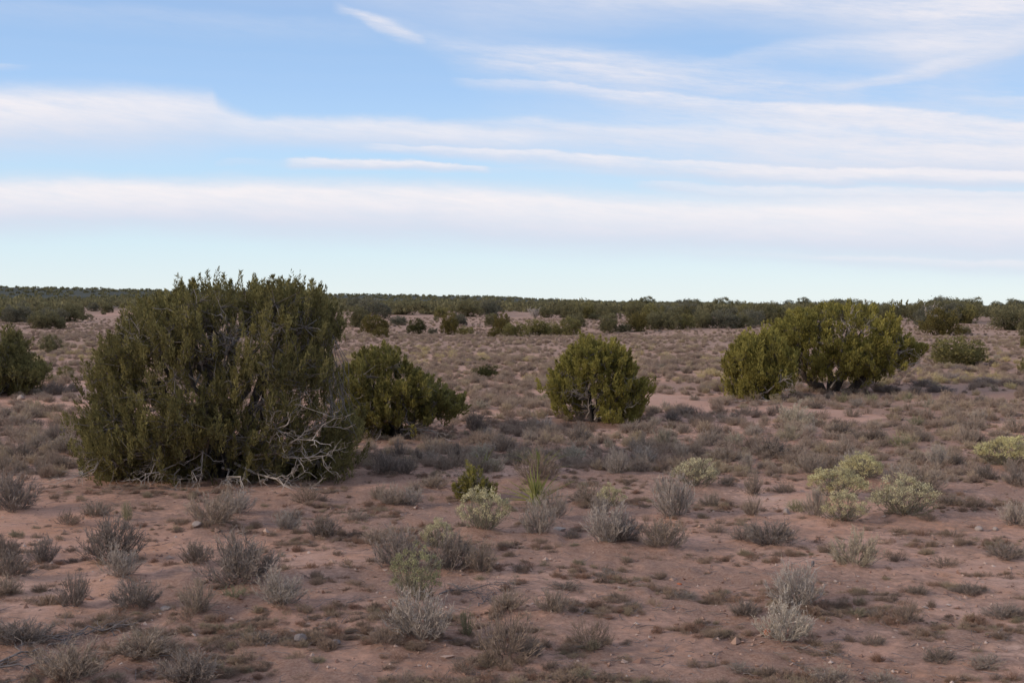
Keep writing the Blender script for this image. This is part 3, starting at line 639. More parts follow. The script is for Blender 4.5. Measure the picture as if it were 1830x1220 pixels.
j6, n6_ = juniper('edge_juniper', (-2, 702),
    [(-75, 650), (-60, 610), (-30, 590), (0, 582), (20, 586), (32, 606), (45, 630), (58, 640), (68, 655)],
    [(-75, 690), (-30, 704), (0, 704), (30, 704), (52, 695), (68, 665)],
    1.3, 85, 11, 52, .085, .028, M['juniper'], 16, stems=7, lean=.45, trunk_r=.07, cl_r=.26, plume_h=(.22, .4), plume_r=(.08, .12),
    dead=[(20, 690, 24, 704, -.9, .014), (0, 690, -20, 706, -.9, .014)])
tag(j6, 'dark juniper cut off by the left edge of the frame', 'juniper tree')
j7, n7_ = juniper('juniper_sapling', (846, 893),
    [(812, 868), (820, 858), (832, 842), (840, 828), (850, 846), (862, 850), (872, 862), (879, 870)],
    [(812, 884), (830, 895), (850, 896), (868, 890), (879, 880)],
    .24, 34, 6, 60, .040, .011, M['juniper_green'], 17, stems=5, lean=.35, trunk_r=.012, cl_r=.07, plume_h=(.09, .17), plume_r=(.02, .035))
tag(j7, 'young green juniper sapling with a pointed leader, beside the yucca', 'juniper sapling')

# ------------------------------------------------------------------ smaller and farther junipers
def make_far(seed, nq=4600, mats=None, size=1.0, tall=1.0):
    rn = np.random.default_rng(seed)
    nl = rn.integers(5, 9); ac = Acc()
    C = np.stack([rn.uniform(-.34, .34, nl), rn.uniform(-.3, .3, nl), rn.uniform(.32, .62, nl)], 1); Rr = rn.uniform(.16, .30, nl)
    C[0] = (0, 0, .60); Rr[0] = .32; C[1] = (.12, -.05, .3); Rr[1] = .3; C[2] = (-.14, .02, .28); Rr[2] = .28
    C[:, 2] -= np.abs(C[:, 0]) * .45
    ncl = nq // 26; li = rn.choice(nl, ncl, p=Rr ** 2 / (Rr ** 2).sum())
    d = norm(rn.normal(size=(ncl, 3)) + np.array([0, 0, .1])); cc = C[li] + d * Rr[li][:, None] * rn.uniform(.8, 1.08, (ncl, 1)); cc[:, 2] = np.maximum(cc[:, 2], .06)
    ct = rn.normal(.48, .14, ncl)
    ci = np.repeat(np.arange(ncl), 26); n = len(ci)
    P = cc[ci] + rn.normal(size=(n, 3)) * np.array([.035, .035, .05]); P[:, 2] = np.maximum(P[:, 2], .02)
    D = d[ci] * .6 + np.array([0, 0, .8]) + rn.normal(size=(n, 3)) * .4
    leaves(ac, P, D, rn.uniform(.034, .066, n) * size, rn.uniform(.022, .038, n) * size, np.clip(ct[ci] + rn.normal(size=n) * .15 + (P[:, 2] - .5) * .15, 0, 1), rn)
    tr = Acc(); k = 5; ns = 5; tips = C[rn.integers(0, nl, ns)]
    P1 = bend(np.stack([rn.normal(size=ns) * .02, rn.normal(size=ns) * .02, np.full(ns, -.05)], 1), tips, k, .05, rn)
    tubes(tr, P1, np.linspace(.024, .007, k)[None] * np.ones((ns, 1)), 5)
    return ac, tr
FAR = []
for i in range(7):
    ac, tr = make_far(100 + i)
    FAR.append([(ac.mesh('crown', M[mn]), tr.mesh('trunk', M['bark'], True)) for mn in ('juniper_far', 'juniper_rust', 'juniper_grey', 'juniper', 'juniper_dark')])
ML = {'F': 0, 'R': 1, 'G': 2, 'J': 3, 'K': 4}
tree_no = [0]
def far_tree(px, py, w, h, look='F', label=None, group=None, parts=True, name='juniper_tree'):
    p, t = at(px, py); s = t / F; i = tree_no[0] % len(FAR); tree_no[0] += 1
    cm, tm = FAR[i][ML[look]]
    sx = w * s / .86; sz = h * s / .88; rz = random.uniform(0, 6.28)
    if parts:
        root = bpy.data.objects.new(name, None); COL.objects.link(root); root.location = (p.x, p.y, p.z - .03)
        root.scale = (sx, sx, sz); root.rotation_euler.z = rz
        link('crown', cm, root); link('trunk', tm, root)
    else:
        root = link(name, cm, None, (p.x, p.y, p.z - .03), rz, (sx, sx, sz))
    tag(root, label, 'juniper tree', group); return root
NAMED = [
 (873, 677, 46, 26, 'K', 'small dark juniper bush sitting alone in the open clearing'),
 (862, 649, 14, 11, 'K', 'tiny green juniper just behind the small dark bush in the clearing'),
 (93, 630, 40, 31, 'F', 'lone round juniper in the open ground left of the largest juniper'),
 (116, 674, 30, 20, 'J', 'low juniper peeking out behind the left flank of the largest juniper'),
 (80, 588, 56, 34, 'F', 'dark oval juniper at the near edge of the left woodland'),
 (108, 588, 26, 20, 'F', 'small juniper adjoining the dark oval one, left woodland edge'),
 (153, 571, 24, 12, 'F', 'low dark bush beside the patch of bare red ground'),
 (186, 563, 8, 6, 'F', 'tiny bush standing on the patch of bare red ground'),
 (665, 596, 46, 32, 'R', 'olive juniper just past the right shoulder of the largest juniper'),
 (682, 603, 32, 18, 'R', 'small rusty juniper in front of the olive one past the largest juniper'),
 (744, 597, 36, 26, 'K', 'neat dark dome shaped juniper behind the spreading juniper'),
 (773, 598, 20, 13, 'G', 'little pale green juniper to the right of the neat dark dome'),
 (803, 598, 38, 37, 'R', 'tall brownish juniper, left half of a touching pair beyond the clearing'),
 (833, 599, 32, 18, 'J', 'low dark juniper, right half of a touching pair beyond the clearing'),
 (816, 582, 36, 22, 'G', 'grey green juniper behind the touching pair beyond the clearing'),
 (712, 581, 34, 16, 'G', 'thin grey brown bush behind the neat dark dome'),
 (780, 574, 10, 9, 'F', 'tiny dark tree on open ground behind the brownish juniper'),
 (883, 603, 24, 17, 'R', 'small olive juniper at the left tip of the long hedge of junipers'),
 (897, 595, 34, 36, 'R', 'rusty juniper with a raised top at the left of the long hedge'),
 (877, 583, 28, 22, 'F', 'bluish dark juniper behind the left tip of the long hedge'),
 (922, 601, 44, 27, 'J', 'first full olive juniper of the long hedge, beside the rusty one'),
 (955, 602, 52, 32, 'J', 'tallest olive juniper in the middle of the long hedge'),
 (986, 601, 36, 24, 'J', 'lower green juniper of the long hedge, right of its tallest'),
 (1018, 599, 40, 30, 'J', 'green juniper closing the right end of the long hedge'),
 (1028, 584, 44, 22, 'F', 'dark juniper behind the right end of the long hedge'),
 (1062, 572, 22, 13, 'F', 'small dark juniper in the gap behind the round juniper'),
 (1088, 595, 44, 33, 'F', 'tall juniper seen directly above the round juniper'),
 (1117, 592, 26, 18, 'F', 'low dark juniper filling between two taller ones above the round juniper'),
 (1140, 592, 40, 34, 'R', 'olive brown juniper starting the wood edge right of the round juniper'),
 (1172, 590, 38, 28, 'F', 'second juniper of the straight wood edge across the clearing'),
 (1200, 589, 40, 30, 'F', 'third juniper of the straight wood edge across the clearing'),
 (1226, 588, 34, 26, 'J', 'dark green juniper, fourth along the straight wood edge'),
 (1256, 586, 40, 28, 'F', 'fifth juniper of the straight wood edge, beside a pale shrub'),
 (1292, 586, 46, 32, 'G', 'grey green juniper, sixth along the straight wood edge'),
 (1320, 586, 40, 28, 'F', 'seventh juniper of the straight wood edge, above the columnar juniper'),
 (1348, 584, 42, 30, 'G', 'last juniper of the straight wood edge, touching the umbrella crown'),
 (1712, 652, 112, 48, 'J', 'low wide green juniper right of the umbrella crowned juniper'),
 (1685, 600, 72, 46, 'R', 'brown juniper with rusty lower foliage behind the low wide one'),
 (1655, 590, 40, 40, 'G', 'grey half dead juniper against the rusty brown one'),
 (1728, 578, 44, 34, 'J', 'bright olive juniper behind the rusty brown one'),
 (1722, 597, 26, 14, 'F', 'small dark bush at the foot of the bright olive juniper'),
 (1798, 590, 66, 46, 'F', 'grey green spreading juniper near the right edge beyond open ground'),
 (1835, 600, 40, 44, 'F', 'juniper cut by the right edge beside the grey green spreading one'),
 (1832, 622, 22, 22, 'J', 'small olive bush at the right edge below the cut off juniper'),
 (1834, 668, 24, 30, 'J', 'narrow olive bush at the very right edge above the scrub flat'),
 (838, 566, 52, 28, 'F', 'broad juniper in the second rank behind the touching pair'),
 (718, 563, 50, 26, 'F', 'dark clumped juniper in the second rank behind the neat dome'),
 (767, 562, 36, 22, 'F', 'middle juniper of the second rank behind the neat dome'),
 (790, 567, 30, 20, 'J', 'small green juniper leading the second rank, behind the touching pair'),
 (878, 566, 46, 30, 'G', 'pale grey green juniper in the second rank left of the dead tree'),
 (660, 574, 60, 38, 'G', 'greyish juniper mass rising beyond the olive one past the largest juniper'),
 (635, 585, 40, 36, 'F', 'dark juniper tucked against the right shoulder of the largest juniper'),
]
for a in NAMED: far_tree(*a[:5], label=a[5])
# belts of trees that merge with one another
BELT = {}
LW = {'F': 'dark green', 'J': 'olive', 'G': 'greyish', 'R': 'brownish'}
def belt(n, xr, yr, wr, look, label, group, hr=.6, avoid=()):
    for _ in range(n):
        for tr_ in range(30):
            px = random.uniform(*xr); py = random.uniform(*yr)
            if not any(a0 < px < a1 and b0 < py < b1 for a0, a1, b0, b1 in avoid): break
        k = (py - 536) / 45
        w = random.uniform(*wr) * max(.35, k); lk = random.choice(look); o_ = far_tree(px, py, w, w * random.uniform(.75 * hr / .6 * .8, hr * 1.2), lk, label, group, parts=(w > 26)); BELT.setdefault((LW[lk], label), []).append((px, o_))
random.seed(21)
belt(16, (-60, 150), (558, 576), (40, 60), 'FFJG', 'juniper in the crowded woodland at the far left', 'junipers of the left woodland', .62, [(150, 210, 553, 572)])
belt(18, (-60, 330), (544, 558), (40, 70), 'FFG', 'juniper in the rear of the left woodland', 'junipers in the rear of the left woodland', .6)
belt(20, (620, 1000), (552, 562), (44, 70), 'FFG', 'juniper in the far rank before the middle ridge', 'junipers of the middle far rank', .6, [(890, 940, 555, 575)])
belt(18, (900, 1160), (556, 574), (40, 60), 'FFJG', 'juniper in the crowd behind the long hedge', 'junipers crowded behind the long hedge', .62, [(900, 965, 562, 576)])
belt(34, (1130, 1420), (560, 582), (38, 58), 'FFJG', 'juniper inside the dense wood behind the straight wood edge', 'junipers inside the dense wood', .64)
belt(30, (1400, 1720), (556, 578), (44, 62), 'FFJG', 'juniper in the wood behind the umbrella juniper', 'junipers behind the umbrella crown', .66)
belt(16, (1690, 1850), (552, 566), (38, 58), 'FFJG', 'juniper in the far wood towards the right edge', 'junipers of the far right wood', .54)
belt(26, (1000, 1850), (548, 557), (50, 90), 'FFG', 'juniper on the skyline of the far wood', 'junipers on the skyline', .52)

for (lw, lb), lst in BELT.items():
    lst.sort(key=lambda a: a[0])
    for i, (_, o_) in enumerate(lst):
        n_ = ('first', 'second', 'third', 'fourth', 'fifth', 'sixth', 'seventh', 'eighth', 'ninth', 'tenth', 'eleventh', 'twelfth', 'thirteenth', 'fourteenth', 'fifteenth', 'sixteenth', 'seventeenth', 'eighteenth', 'nineteenth', 'twentieth', 'last but one', 'last')[min(i, 21)]
        o_['label'] = f'{lw} {lb}' if len(lst) == 1 else f'{lw} {lb}, {n_} from left'
# far off woodland that reads as one mass
def woodland():
    ac = Acc(); rn = np.random.default_rng(5)
    n = 5200; u = rn.random(n); r = 190 * (1330 / 190) ** (u ** .8); az = np.radians(rn.uniform(-25, 25, n))
    x = r * np.sin(az); y = r * np.cos(az); px = 915 + F * x / y
    keep = ~((np.abs(px - 175) < 42) & (r < 260)); keep &= ~((np.abs(px - 1598) < 12) & (r < 402)); x, y, r = x[keep], y[keep], r[keep]
    z = height(x, y); n = len(x)
    for lo, hi, K, ls in ((0, 420, 46, .62), (420, 3000, 20, 1.3)):
        s = (r >= lo) & (r < hi); m_ = s.sum()
        H = rn.uniform(1.5, 2.7, m_) * np.where(rn.random(m_) < .05, 1.3, 1); Wd = H * rn.uniform(.8, 1.5, m_)
        d = norm(rn.normal(size=(m_, K, 3))); d[..., 2] = np.abs(d[..., 2]) * 1.0 - .1
        P = np.stack([x[s], y[s], z[s] + H * .30 - (.9 if lo else 0)], 1)[:, None] + d * np.stack([Wd / 2, Wd / 2, H * .55], 1)[:, None] * rn.uniform(.7, 1.0, (m_, K, 1))
        P[..., 2] = np.maximum(P[..., 2], z[s][:, None] + (-1.2 if lo else .1))
        D = d * .5 + np.array([0, 0, .8]) + rn.normal(size=d.shape) * .4
        tint = np.clip(rn.normal(.45, .16, (m_, 1)) + rn.normal(size=(m_, K)) * .12, 0, 1)
        leaves(ac, P.reshape(-1, 3), D.reshape(-1, 3), rn.uniform(.7, 1.3, m_ * K) * ls, rn.uniform(.5, .8, m_ * K) * ls, tint.ravel(), rn)
    return link('far_woodland', ac.mesh('far_woodland', M['juniper_far']))
tag(woodland(), 'distant dark green juniper woodland covering the plain and ridge', 'woodland', kind='stuff')

# ------------------------------------------------------------------ grey shrubs
def make_shrub(seed, stems=46, twigs=9, curl=.12, spread=.55, flat=1.0, wide=.0135, leafy=0, low=False):
    """unit shrub: width about 1, height about flat * .62"""
    rn = np.random.default_rng(seed); ac = Acc()
    a = rn.uniform(0, 2 * math.pi, stems); e = np.arccos(rn.uniform(.12 if not low else .02, .99, stems)) * (spread / .55)
    e = np.clip(e, 0, 1.45); Hh = .62 * flat
    rad = rn.uniform(.72, 1.05, stems) * (1 + .25 * (vn(a * 1.3, a * 0 + seed, 3) - .5))
    tip = np.stack([np.sin(e) * np.cos(a) * .5 * rad, np.sin(e) * np.sin(a) * .5 * rad, (np.cos(e) * .88 + .12) * Hh * rad], 1)
    p0 = np.stack([rn.normal(size=stems) * .05, rn.normal(size=stems) * .05, np.full(stems, -.03)], 1)
    k = 6; P = bend(p0, tip, k, .025, rn, .0); t = np.linspace(0, 1, k)[None, :]
    P[..., 2] += (np.sin(t * math.pi) * -.10 * np.sin(e)[:, None]) * Hh       # stems leave the ground low and turn up
    ribbons(ac, P, np.linspace(wide * 1.1, wide * .5, k)[None] * np.ones((stems, 1)), np.clip(rn.normal(.35, .15, stems), 0, 1), rn)
    n2 = stems * twigs; si = np.repeat(np.arange(stems), twigs); tt = rn.uniform(.35, 1.0, n2); idx = tt * (k - 1); i0 = np.minimum(idx.astype(int), k - 2); f = (idx - i0)[:, None]
    s0 = P[si, i0] * (1 - f) + P[si, i0 + 1] * f; d = norm(P[si, i0 + 1] - P[si, i0])
    dd = norm(d + rn.normal(size=(n2, 3)) * .38 + np.array([0, 0, .35])); L = rn.uniform(.08, .20, (n2, 1)) * (1.15 - tt[:, None] * .5)
    T = bend(s0, s0 + dd * L, 4, curl * .5, rn)
    tint = np.clip(rn.normal(.5, .18, n2) + (tt - .6) * .3, 0, 1)
    ribbons(ac, T, np.linspace(wide * .62, wide * .35, 4)[None] * np.ones((n2, 1)), tint, rn)
    n3 = n2 * 2; ti = rn.integers(0, n2, n3); s1 = T[ti, rn.integers(1, 4, n3)]
    T2 = bend(s1, s1 + norm(dd[ti] + rn.normal(size=(n3, 3)) * .55 + np.array([0, 0, .25])) * rn.uniform(.03, .09, (n3, 1)), 3, .08, rn)
    ribbons(ac, T2, np.array([[wide * .5, wide * .45, wide * .2]]) * np.ones((n3, 1)), np.clip(tint[ti] + .12, 0, 1), rn)
    if leafy:
        n4 = int(n2 * leafy); ti = rn.integers(0, n2, n4); s2 = T[ti, rn.integers(1, 4, n4)] + rn.normal(size=(n4, 3)) * .012
        leaves(ac, s2, dd[ti] + rn.normal(size=(n4, 3)) * .6, rn.uniform(.02, .04, n4), .013, np.clip(tint[ti] + .2, 0, 1), rn)
    return ac
VAR = {}
def var(kind, accs): VAR[kind] = [a.mesh('shrub_' + kind, M['shrub']) for a in accs]
var('D', [make_shrub(200 + i, 70, 14, leafy=.5) for i in range(4)])
var('G', [make_shrub(210 + i, 64, 13, leafy=.3) for i in range(4)])
var('S', [make_shrub(220 + i, 64, 13, spread=.5, leafy=.5) for i in range(4)])
var('B', [make_shrub(230 + i, 50, 10, curl=.2, wide=.012) for i in range(4)])
var('P', [make_shrub(240 + i, 44, 8, spread=.5, leafy=1.5) for i in range(3)])
var('T', [make_shrub(250 + i, 54, 11, leafy=2.) for i in range(3)])
var('W', [make_shrub(255 + i, 54, 12, leafy=2.6) for i in range(1)])
VAR['L'] = VAR['D']
COLR = {'D': (.215, .168, .135), 'G': (.285, .222, .172), 'S': (.33, .272, .225), 'B': (.235, .17, .125), 'P': (.24, .215, .125), 'T': (.34, .285, .21), 'W': (.40, .345, .285), 'L': (.235, .185, .155)}
CNAME = {'D': 'dark grey', 'G': 'ash grey', 'S': 'silvery grey', 'B': 'brownish', 'P': 'olive grey', 'T': 'tan tipped', 'W': 'whitish leaved', 'L': 'purplish grey'}
LAND = [(400, 850, 'the largest juniper', 200), (735, 770, 'the spreading juniper', 70), (1062, 755, 'the round juniper', 70), (1480, 700, 'the umbrella juniper', 110), (1350, 712, 'the columnar juniper', 50),
        (0, 700, 'the edge juniper', 50), (846, 893, 'the juniper sapling', 20), (958, 905, 'the front yucca', 20), (862, 955, 'the cream rabbitbrush', 30), (1243, 875, 'the two tufted rabbitbrush', 30),
        (1510, 890, 'the yellow rabbitbrush cluster', 60), (1797, 837, 'the lone bright rabbitbrush', 40), (1612, 928, 'the olive rabbitbrush', 40), (1375, 1135, 'the orange rock', 15), (741, 1080, 'the olive grey rabbitbrush', 40),
        (537, 1139, 'the lichened stone', 12), (90, 1170, 'the fallen branch pile', 80), (850, 1060, 'the strewn dead twigs', 50), (1764, 944, 'the two pale stones', 20), (873, 677, 'the small dark juniper', 20), (1712, 652, 'the low wide juniper', 55), (300, 1092, 'the pale flat stone', 15)]
ORD = ['nearest', 'second', 'third', 'fourth', 'fifth', 'sixth', 'seventh', 'eighth', 'ninth', 'tenth', 'eleventh', 'twelfth', 'thirteenth', 'fourteenth', 'fifteenth', 'sixteenth', 'seventeenth', 'eighteenth', 'nineteenth', 'twentieth']
def sizeof(w): return 'large' if w > 85 else 'medium' if w > 55 else 'small' if w > 30 else 'tiny'
def shapeof(w, h): return 'low' if h / w < .45 else 'upright' if h / w > .8 else 'rounded'
def shrub_labels(items):
    cells = {}
    for i, (px, py, w, h, k) in enumerate(items):
        best = min(LAND, key=lambda L: math.hypot(max(0, abs(px - L[0]) - L[3]) , (py - L[1]) * 1.5))
        dx, dy = px - best[0], (py - best[1]) * 1.6
        if abs(dx) > best[3] * .8 and abs(dx) > abs(dy): dr = 'left of' if dx < 0 else 'right of'
        else: dr = 'in front of' if dy > 0 else 'behind'
        cells.setdefault((best[2], dr, CNAME[k], sizeof(w), shapeof(w, h)), []).append((math.hypot(dx, dy), i))
    out = [None] * len(items)
    for (ln, dr, cn, size, shape), lst in cells.items():
        lst.sort()
        for o_, (_, i) in enumerate(lst):
            if len(lst) == 1: out[i] = f'{size} {shape} {cn} shrub {dr} {ln}'
            elif o_ == 0: out[i] = f'{size} {shape} {cn} shrub {dr} {ln}, the nearest such'
            else: out[i] = f'{size} {shape} {cn} shrub {dr} {ln}, {ORD[min(o_, 19)]} nearest such'
    return out
rn3 = np.random.default_rng(31)
BLOCK = [(120, 655, 0, 872), (640, 845, 600, 790), (970, 1160, 600, 765), (1295, 1420, 600, 715), (1400, 1640, 540, 672), (-100, 70, 560, 700), (1655, 1770, 600, 650)]
while len(S) < 300:
    px = rn3.uniform(0, 1830); py = 640 + 215 * rn3.random() ** .9
    if any(a < px < b_ and c_ < py < d_ for a, b_, c_, d_ in BLOCK): continue
    if any(abs(px - q[0]) < (q[2]) * .5 and abs(py - q[1]) < 12 for q in S): continue
    w = rn3.uniform(20, 38) * (py - 533) / 200; S.append((px, py, w, w * rn3.uniform(.45, .7), str(rn3.choice(list('GGBSBT')))))
labs = shrub_labels(S); scount = {}
def put_shrub(px, py, w, h, k, label, group='grey shrubs scattered over the red soil', seed=0):
    p, t = at(px, py); s = t / F; v = VAR[k]; c = scount.get(k, 0); scount[k] = c + 1
    me = v[c % len(v)]; f = rng.uniform(.88, 1.12); cc = COLR[k]; g = rng.uniform(.95, 1.06)
    e_ = float(np.interp(py, [760, 900], [.88, 1.0])); w *= e_; h *= e_
    ob = link('shrub', me, None, (p.x, p.y, gz(p.x, p.y) - .01), rng.uniform(0, 6.28), (w * s * 1.26, w * s * 1.2 * rng.uniform(.85, 1.1), h * s * 1.15 / .62), (cc[0] * f, cc[1] * f * (1 + (g - 1) * .4), cc[2] * f * g))
    ob.rotation_euler.x = rng.normal() * .05; ob.rotation_euler.y = rng.normal() * .05
    tag(ob, label, 'shrub', group); return ob
for a, lb in zip(S, labs): put_shrub(*a, lb)
# ------------------------------------------------------------------ rabbitbrush
def make_rabbit(seed, full=.8):
    rn = np.random.default_rng(seed); st = make_shrub(seed, 50, 8, spread=.52, wide=.013, leafy=.8)
    hd = Acc(); nc = int(34 + 95 * full); a = rn.uniform(0, 2 * math.pi, nc); e = np.arccos(rn.uniform(.25, 1, nc)); r = rn.uniform(.86, 1.05, nc) * (1 + .3 * (vn(a * 1.5, e * 2 + seed, 4) - .5))
    C = np.stack([np.sin(e) * np.cos(a) * .48 * r, np.sin(e) * np.sin(a) * .48 * r, (np.cos(e) * .84 + .14) * .62 * r], 1)
    K = 42; P = C[:, None] + rn.normal(size=(nc, K, 3)) * np.array([.030, .030, .022]); D = norm(C)[:, None] + rn.normal(size=(nc, K, 3)) * .7 + np.array([0, 0, .4])
    leaves(hd, P.reshape(-1, 3), D.reshape(-1, 3), rn.uniform(.018, .036, nc * K), .017, np.clip(np.repeat(rn.normal(.5, .15, nc), K) + rn.normal(size=nc * K) * .2, 0, 1), rn)
    return st, hd
def head_mat(y):
    a = (.50, .44, .30); b_ = (.58, .49, .235)
    if y < .2: a = (.27, .255, .14)
    mid = tuple(a[i] * (1 - y) + b_[i] * y for i in range(3))
    return foliage_mat('seed_heads', tuple(v * .5 for v in mid), mid, tuple(min(.75, v * 1.45) for v in mid), .2)
for i, (px, py, w, h, y_, lb) in enumerate(RB):
    st, hd = make_rabbit(300 + i, (1.1 if y_ > .6 else .45 if y_ > .2 else .2)); p, t = at(px, py); s = t / F
    root = bpy.data.objects.new('rabbitbrush', None); COL.objects.link(root); root.location = (p.x, p.y, gz(p.x, p.y) - .01)
    root.scale = (w * s * 1.12, w * s * 1.1, h * s * 1.08 / .62); root.rotation_euler.z = rng.uniform(0, 6)
    link('stems', st.mesh('stems', M['shrub']), root, col=(.22, .19, .13)); link('seed_heads', hd.mesh('seed_heads', head_mat(y_)), root)
    tag(root, lb, 'rabbitbrush', 'pale seed headed rabbitbrush')

# ------------------------------------------------------------------ yuccas
def blade(L, bendy, seed):
    rn = np.random.default_rng(seed); ac = Acc(); k = 5; t = np.linspace(0, 1, k)
    P = np.stack([t * 0, bendy * L * t ** 2, L * t - bendy * .4 * L * t ** 2], 1); w = np.array([.008, .011, .010, .007, .001])
    V = []; 
    for i in range(k): V += [P[i] + (-w[i], .002, 0), P[i] + (0, -.003, 0), P[i] + (w[i], .002, 0)]
    Q = [];
    for i in range(k - 1):
        for j in range(2): Q.append([3 * i + j, 3 * i + j + 1, 3 * i + j + 4, 3 * i + j + 3])
    ac.add(np.array(V), Q, tint=np.clip(rn.normal(.5, .2) + np.repeat(t * .25, 3), 0, 1)); return ac.mesh('leaf', M['yucca'])
BL = [blade(1.0, b_, 400 + i) for i, b_ in enumerate((0, .1, .2, .3, .05, .45))]
def yucca(px, py, w, h, n, label, dead=0, stalk=None):
    p, t = at(px, py); s = t / F; root = bpy.data.objects.new('yucca', None); COL.objects.link(root); root.location = (p.x, p.y, gz(p.x, p.y))
    H = h * s
    for i in range(n):
        e = math.acos(random.uniform(.5, 1)) * (w / h) * .8; e = min(e, 1.35); a = random.uniform(0, 6.28)
        ob = link('leaf', BL[random.randrange(len(BL))], root); L = H * random.uniform(.75, 1.05)
        ob.location = (random.gauss(0, .02), random.gauss(0, .02), 0); ob.rotation_mode = 'ZYX'
        ob.rotation_euler = (-e, 0, a); ob.scale = (1.0, 1.0, L)
    for i in range(dead):
        ob = link('leaf', BL[5], root); ob.rotation_mode = 'ZYX'; ob.rotation_euler = (-random.uniform(1.1, 1.4), 0, random.uniform(0, 6.28)); ob.scale = (1, 1, H * .8)
    if stalk:
        ac = Acc(); z1 = stalk * s; P = bend(np.array([[.03, 0, 0]]), np.array([[.05, 0, z1]]), 5, .02); tubes(ac, P, np.linspace(.010, .006, 5)[None], 6)
        link('dry_stalk', ac.mesh('dry_stalk', M['dead'], True), root)
    tag(root, label, 'yucca'); return root
random.seed(3)
yucca(958, 905, 62, 52, 110, 'yellow green spiky yucca at the centre, largest of the three', 10)
yucca(962, 848, 46, 50, 50, 'yucca poking out of the top of the brown shrub behind the front one', 3)
yucca(864, 838, 24, 22, 26, 'small deep green yucca with one pale dry flower stalk', 0, 34)

# ------------------------------------------------------------------ stones
def rock(px, py, w, h, mat, label, seed):
    p, t = at(px, py); s = t / F; bm = bmesh.new(); bmesh.ops.create_icosphere(bm, subdivisions=3, radius=.5); rn = np.random.default_rng(seed); o_ = rn.uniform(0, 50, 3)
    pl = [(norm(rn.normal(size=3)), rn.uniform(.30, .44)) for _ in range(9)]
    for v in bm.verts:
        c_ = np.array(v.co)
        for nn, d in pl:
            q = c_ @ nn
            if q > d: c_ = c_ - nn * (q - d) * .85
        v.co = Vector(c_) * (1 + .10 * (float(vn(c_[0] * 5 + o_[0], c_[1] * 5 + c_[2] * 4 + o_[1])) - .5))
    me = bpy.data.meshes.new('stone'); bm.to_mesh(me); bm.free(); me.materials.append(mat)
    ob = link('stone', me, None, (p.x, p.y, gz(p.x, p.y) + h * s * .30), rn.uniform(0, 6), (w * s * 1.05, w * s * .9, h * s * 1.15)); tag(ob, label, 'stone'); return ob
rock(1374, 1140, 24, 15, M['rock_red'], 'bright rusty orange stone beside the whitish leaved shrub', 1)
rock(537, 1146, 25, 18, M['rock_grey'], 'rounded dark grey lichened stone on the bare sand', 2)
rock(296, 1095, 22, 12, M['rock_pale'], 'pale flat stone in the shade of dark grey brush', 3)
rock(1750, 948, 18, 10, M['rock_pale'], 'larger of two pale stones lying side by side among litter', 4)
rock(1779, 948, 12, 8, M['rock_pale'], 'smaller of two pale stones lying side by side among litter', 5)
rock(1405, 920, 16, 13, M['rock_pale'], 'pale rounded stone at the foot of silvery brush by the rabbitbrush', 6)
rock(352, 946, 20, 12, M['rock_pale'], 'pale chalky stone at the foot of a grey shrub below the big tree', 7)
rock(1604, 1118, 9, 8, M['rock_pale'], 'small whitish stone beside the brownish shrub', 8)
rock(1000, 948, 26, 9, M['rock_pale'], 'pale bleached lump beside the silvery shrub in front of the yucca', 9)
rock(600, 1149, 20, 8, M['rock_grey'], 'low grey crusted stone on bare sand beyond the lichened one', 10)
rock(1452, 1012, 9, 12, M['rock_grey'], 'small dark upright stone beside the tan tipped shrub', 11)
rock(38, 714, 15, 10, M['rock_pale'], 'pale stone on the soil before the edge juniper', 12)
rock(1214, 1044, 10, 4, M['rock_red'], 'small reddish stone lying on open sand', 13)

# ------------------------------------------------------------------ fallen branches
def fallen(x0, y0, x1, y1, r0, label, group=None, seed=0, lift=.04):
    rn = np.random.default_rng(seed); a, _ = at(x0, y0); b_, _ = at(x1, y1); ac = Acc()
    A = np.array([[0, 0, lift]]); Bv = np.array([[b_.x - a.x, b_.y - a.y, b_.z - a.z + lift]])
    L = float(np.linalg.norm(Bv - A)); main = bend(A, Bv, 10, .03, rn, .02)
    tubes(ac, main, (r0 * np.linspace(1, .3, 10))[None], 6)
    nb = 9; ii = rn.integers(1, 10, nb); s0 = main[0, ii]; d = norm((Bv - A) + rn.normal(size=(nb, 3)) * L * .45 * np.array([1, 1, .35]))
    br_ = bend(s0, s0 + d * rn.uniform(.12, .4, (nb, 1)) * min(L, 1.2), 6, .05, rn); br_[..., 2] = np.maximum(br_[..., 2], .0)
    tubes(ac, br_, (r0 * .5 * np.linspace(1, .3, 6))[None] * np.ones((nb, 1)), 4)
    n2 = 22; jj = rn.integers(0, nb, n2); s1 = br_[jj, rn.integers(1, 6, n2)]; b3 = bend(s1, s1 + norm(d[jj] + rn.normal(size=(n2, 3)) * .5) * rn.uniform(.06, .22, (n2, 1)), 4, .07, rn)
    tubes(ac, b3, (r0 * .25 * np.linspace(1, .4, 4))[None] * np.ones((n2, 1)), 3)
    ob = link('fallen_branch', ac.mesh('fallen_branch', M['debris'], True), None, (a.x, a.y, gz(a.x, a.y))); tag(ob, label, 'dead branch', group)
for i, (a) in enumerate([(-30, 1185, 200, 1135, .012, 'longest bleached branch reaching right out of the fallen branch pile'), (-20, 1165, 120, 1150, .009, 'dead branch lying across the back of the fallen branch pile'), (-30, 1200, 110, 1160, .010, 'grey dead branch slanting through the middle of the fallen branch pile'),
     (-20, 1150, 90, 1190, .008, 'thin dead branch crossing down through the fallen branch pile'), (-10, 1205, 80, 1196, .009, 'pale dead branch lying along the front of the fallen branch pile'), (130, 1150, 205, 1128, .007, 'forked dead twig at the far right tip of the fallen branch pile')]):
    fallen(*a, 'branches of the fallen branch pile', 500 + i)
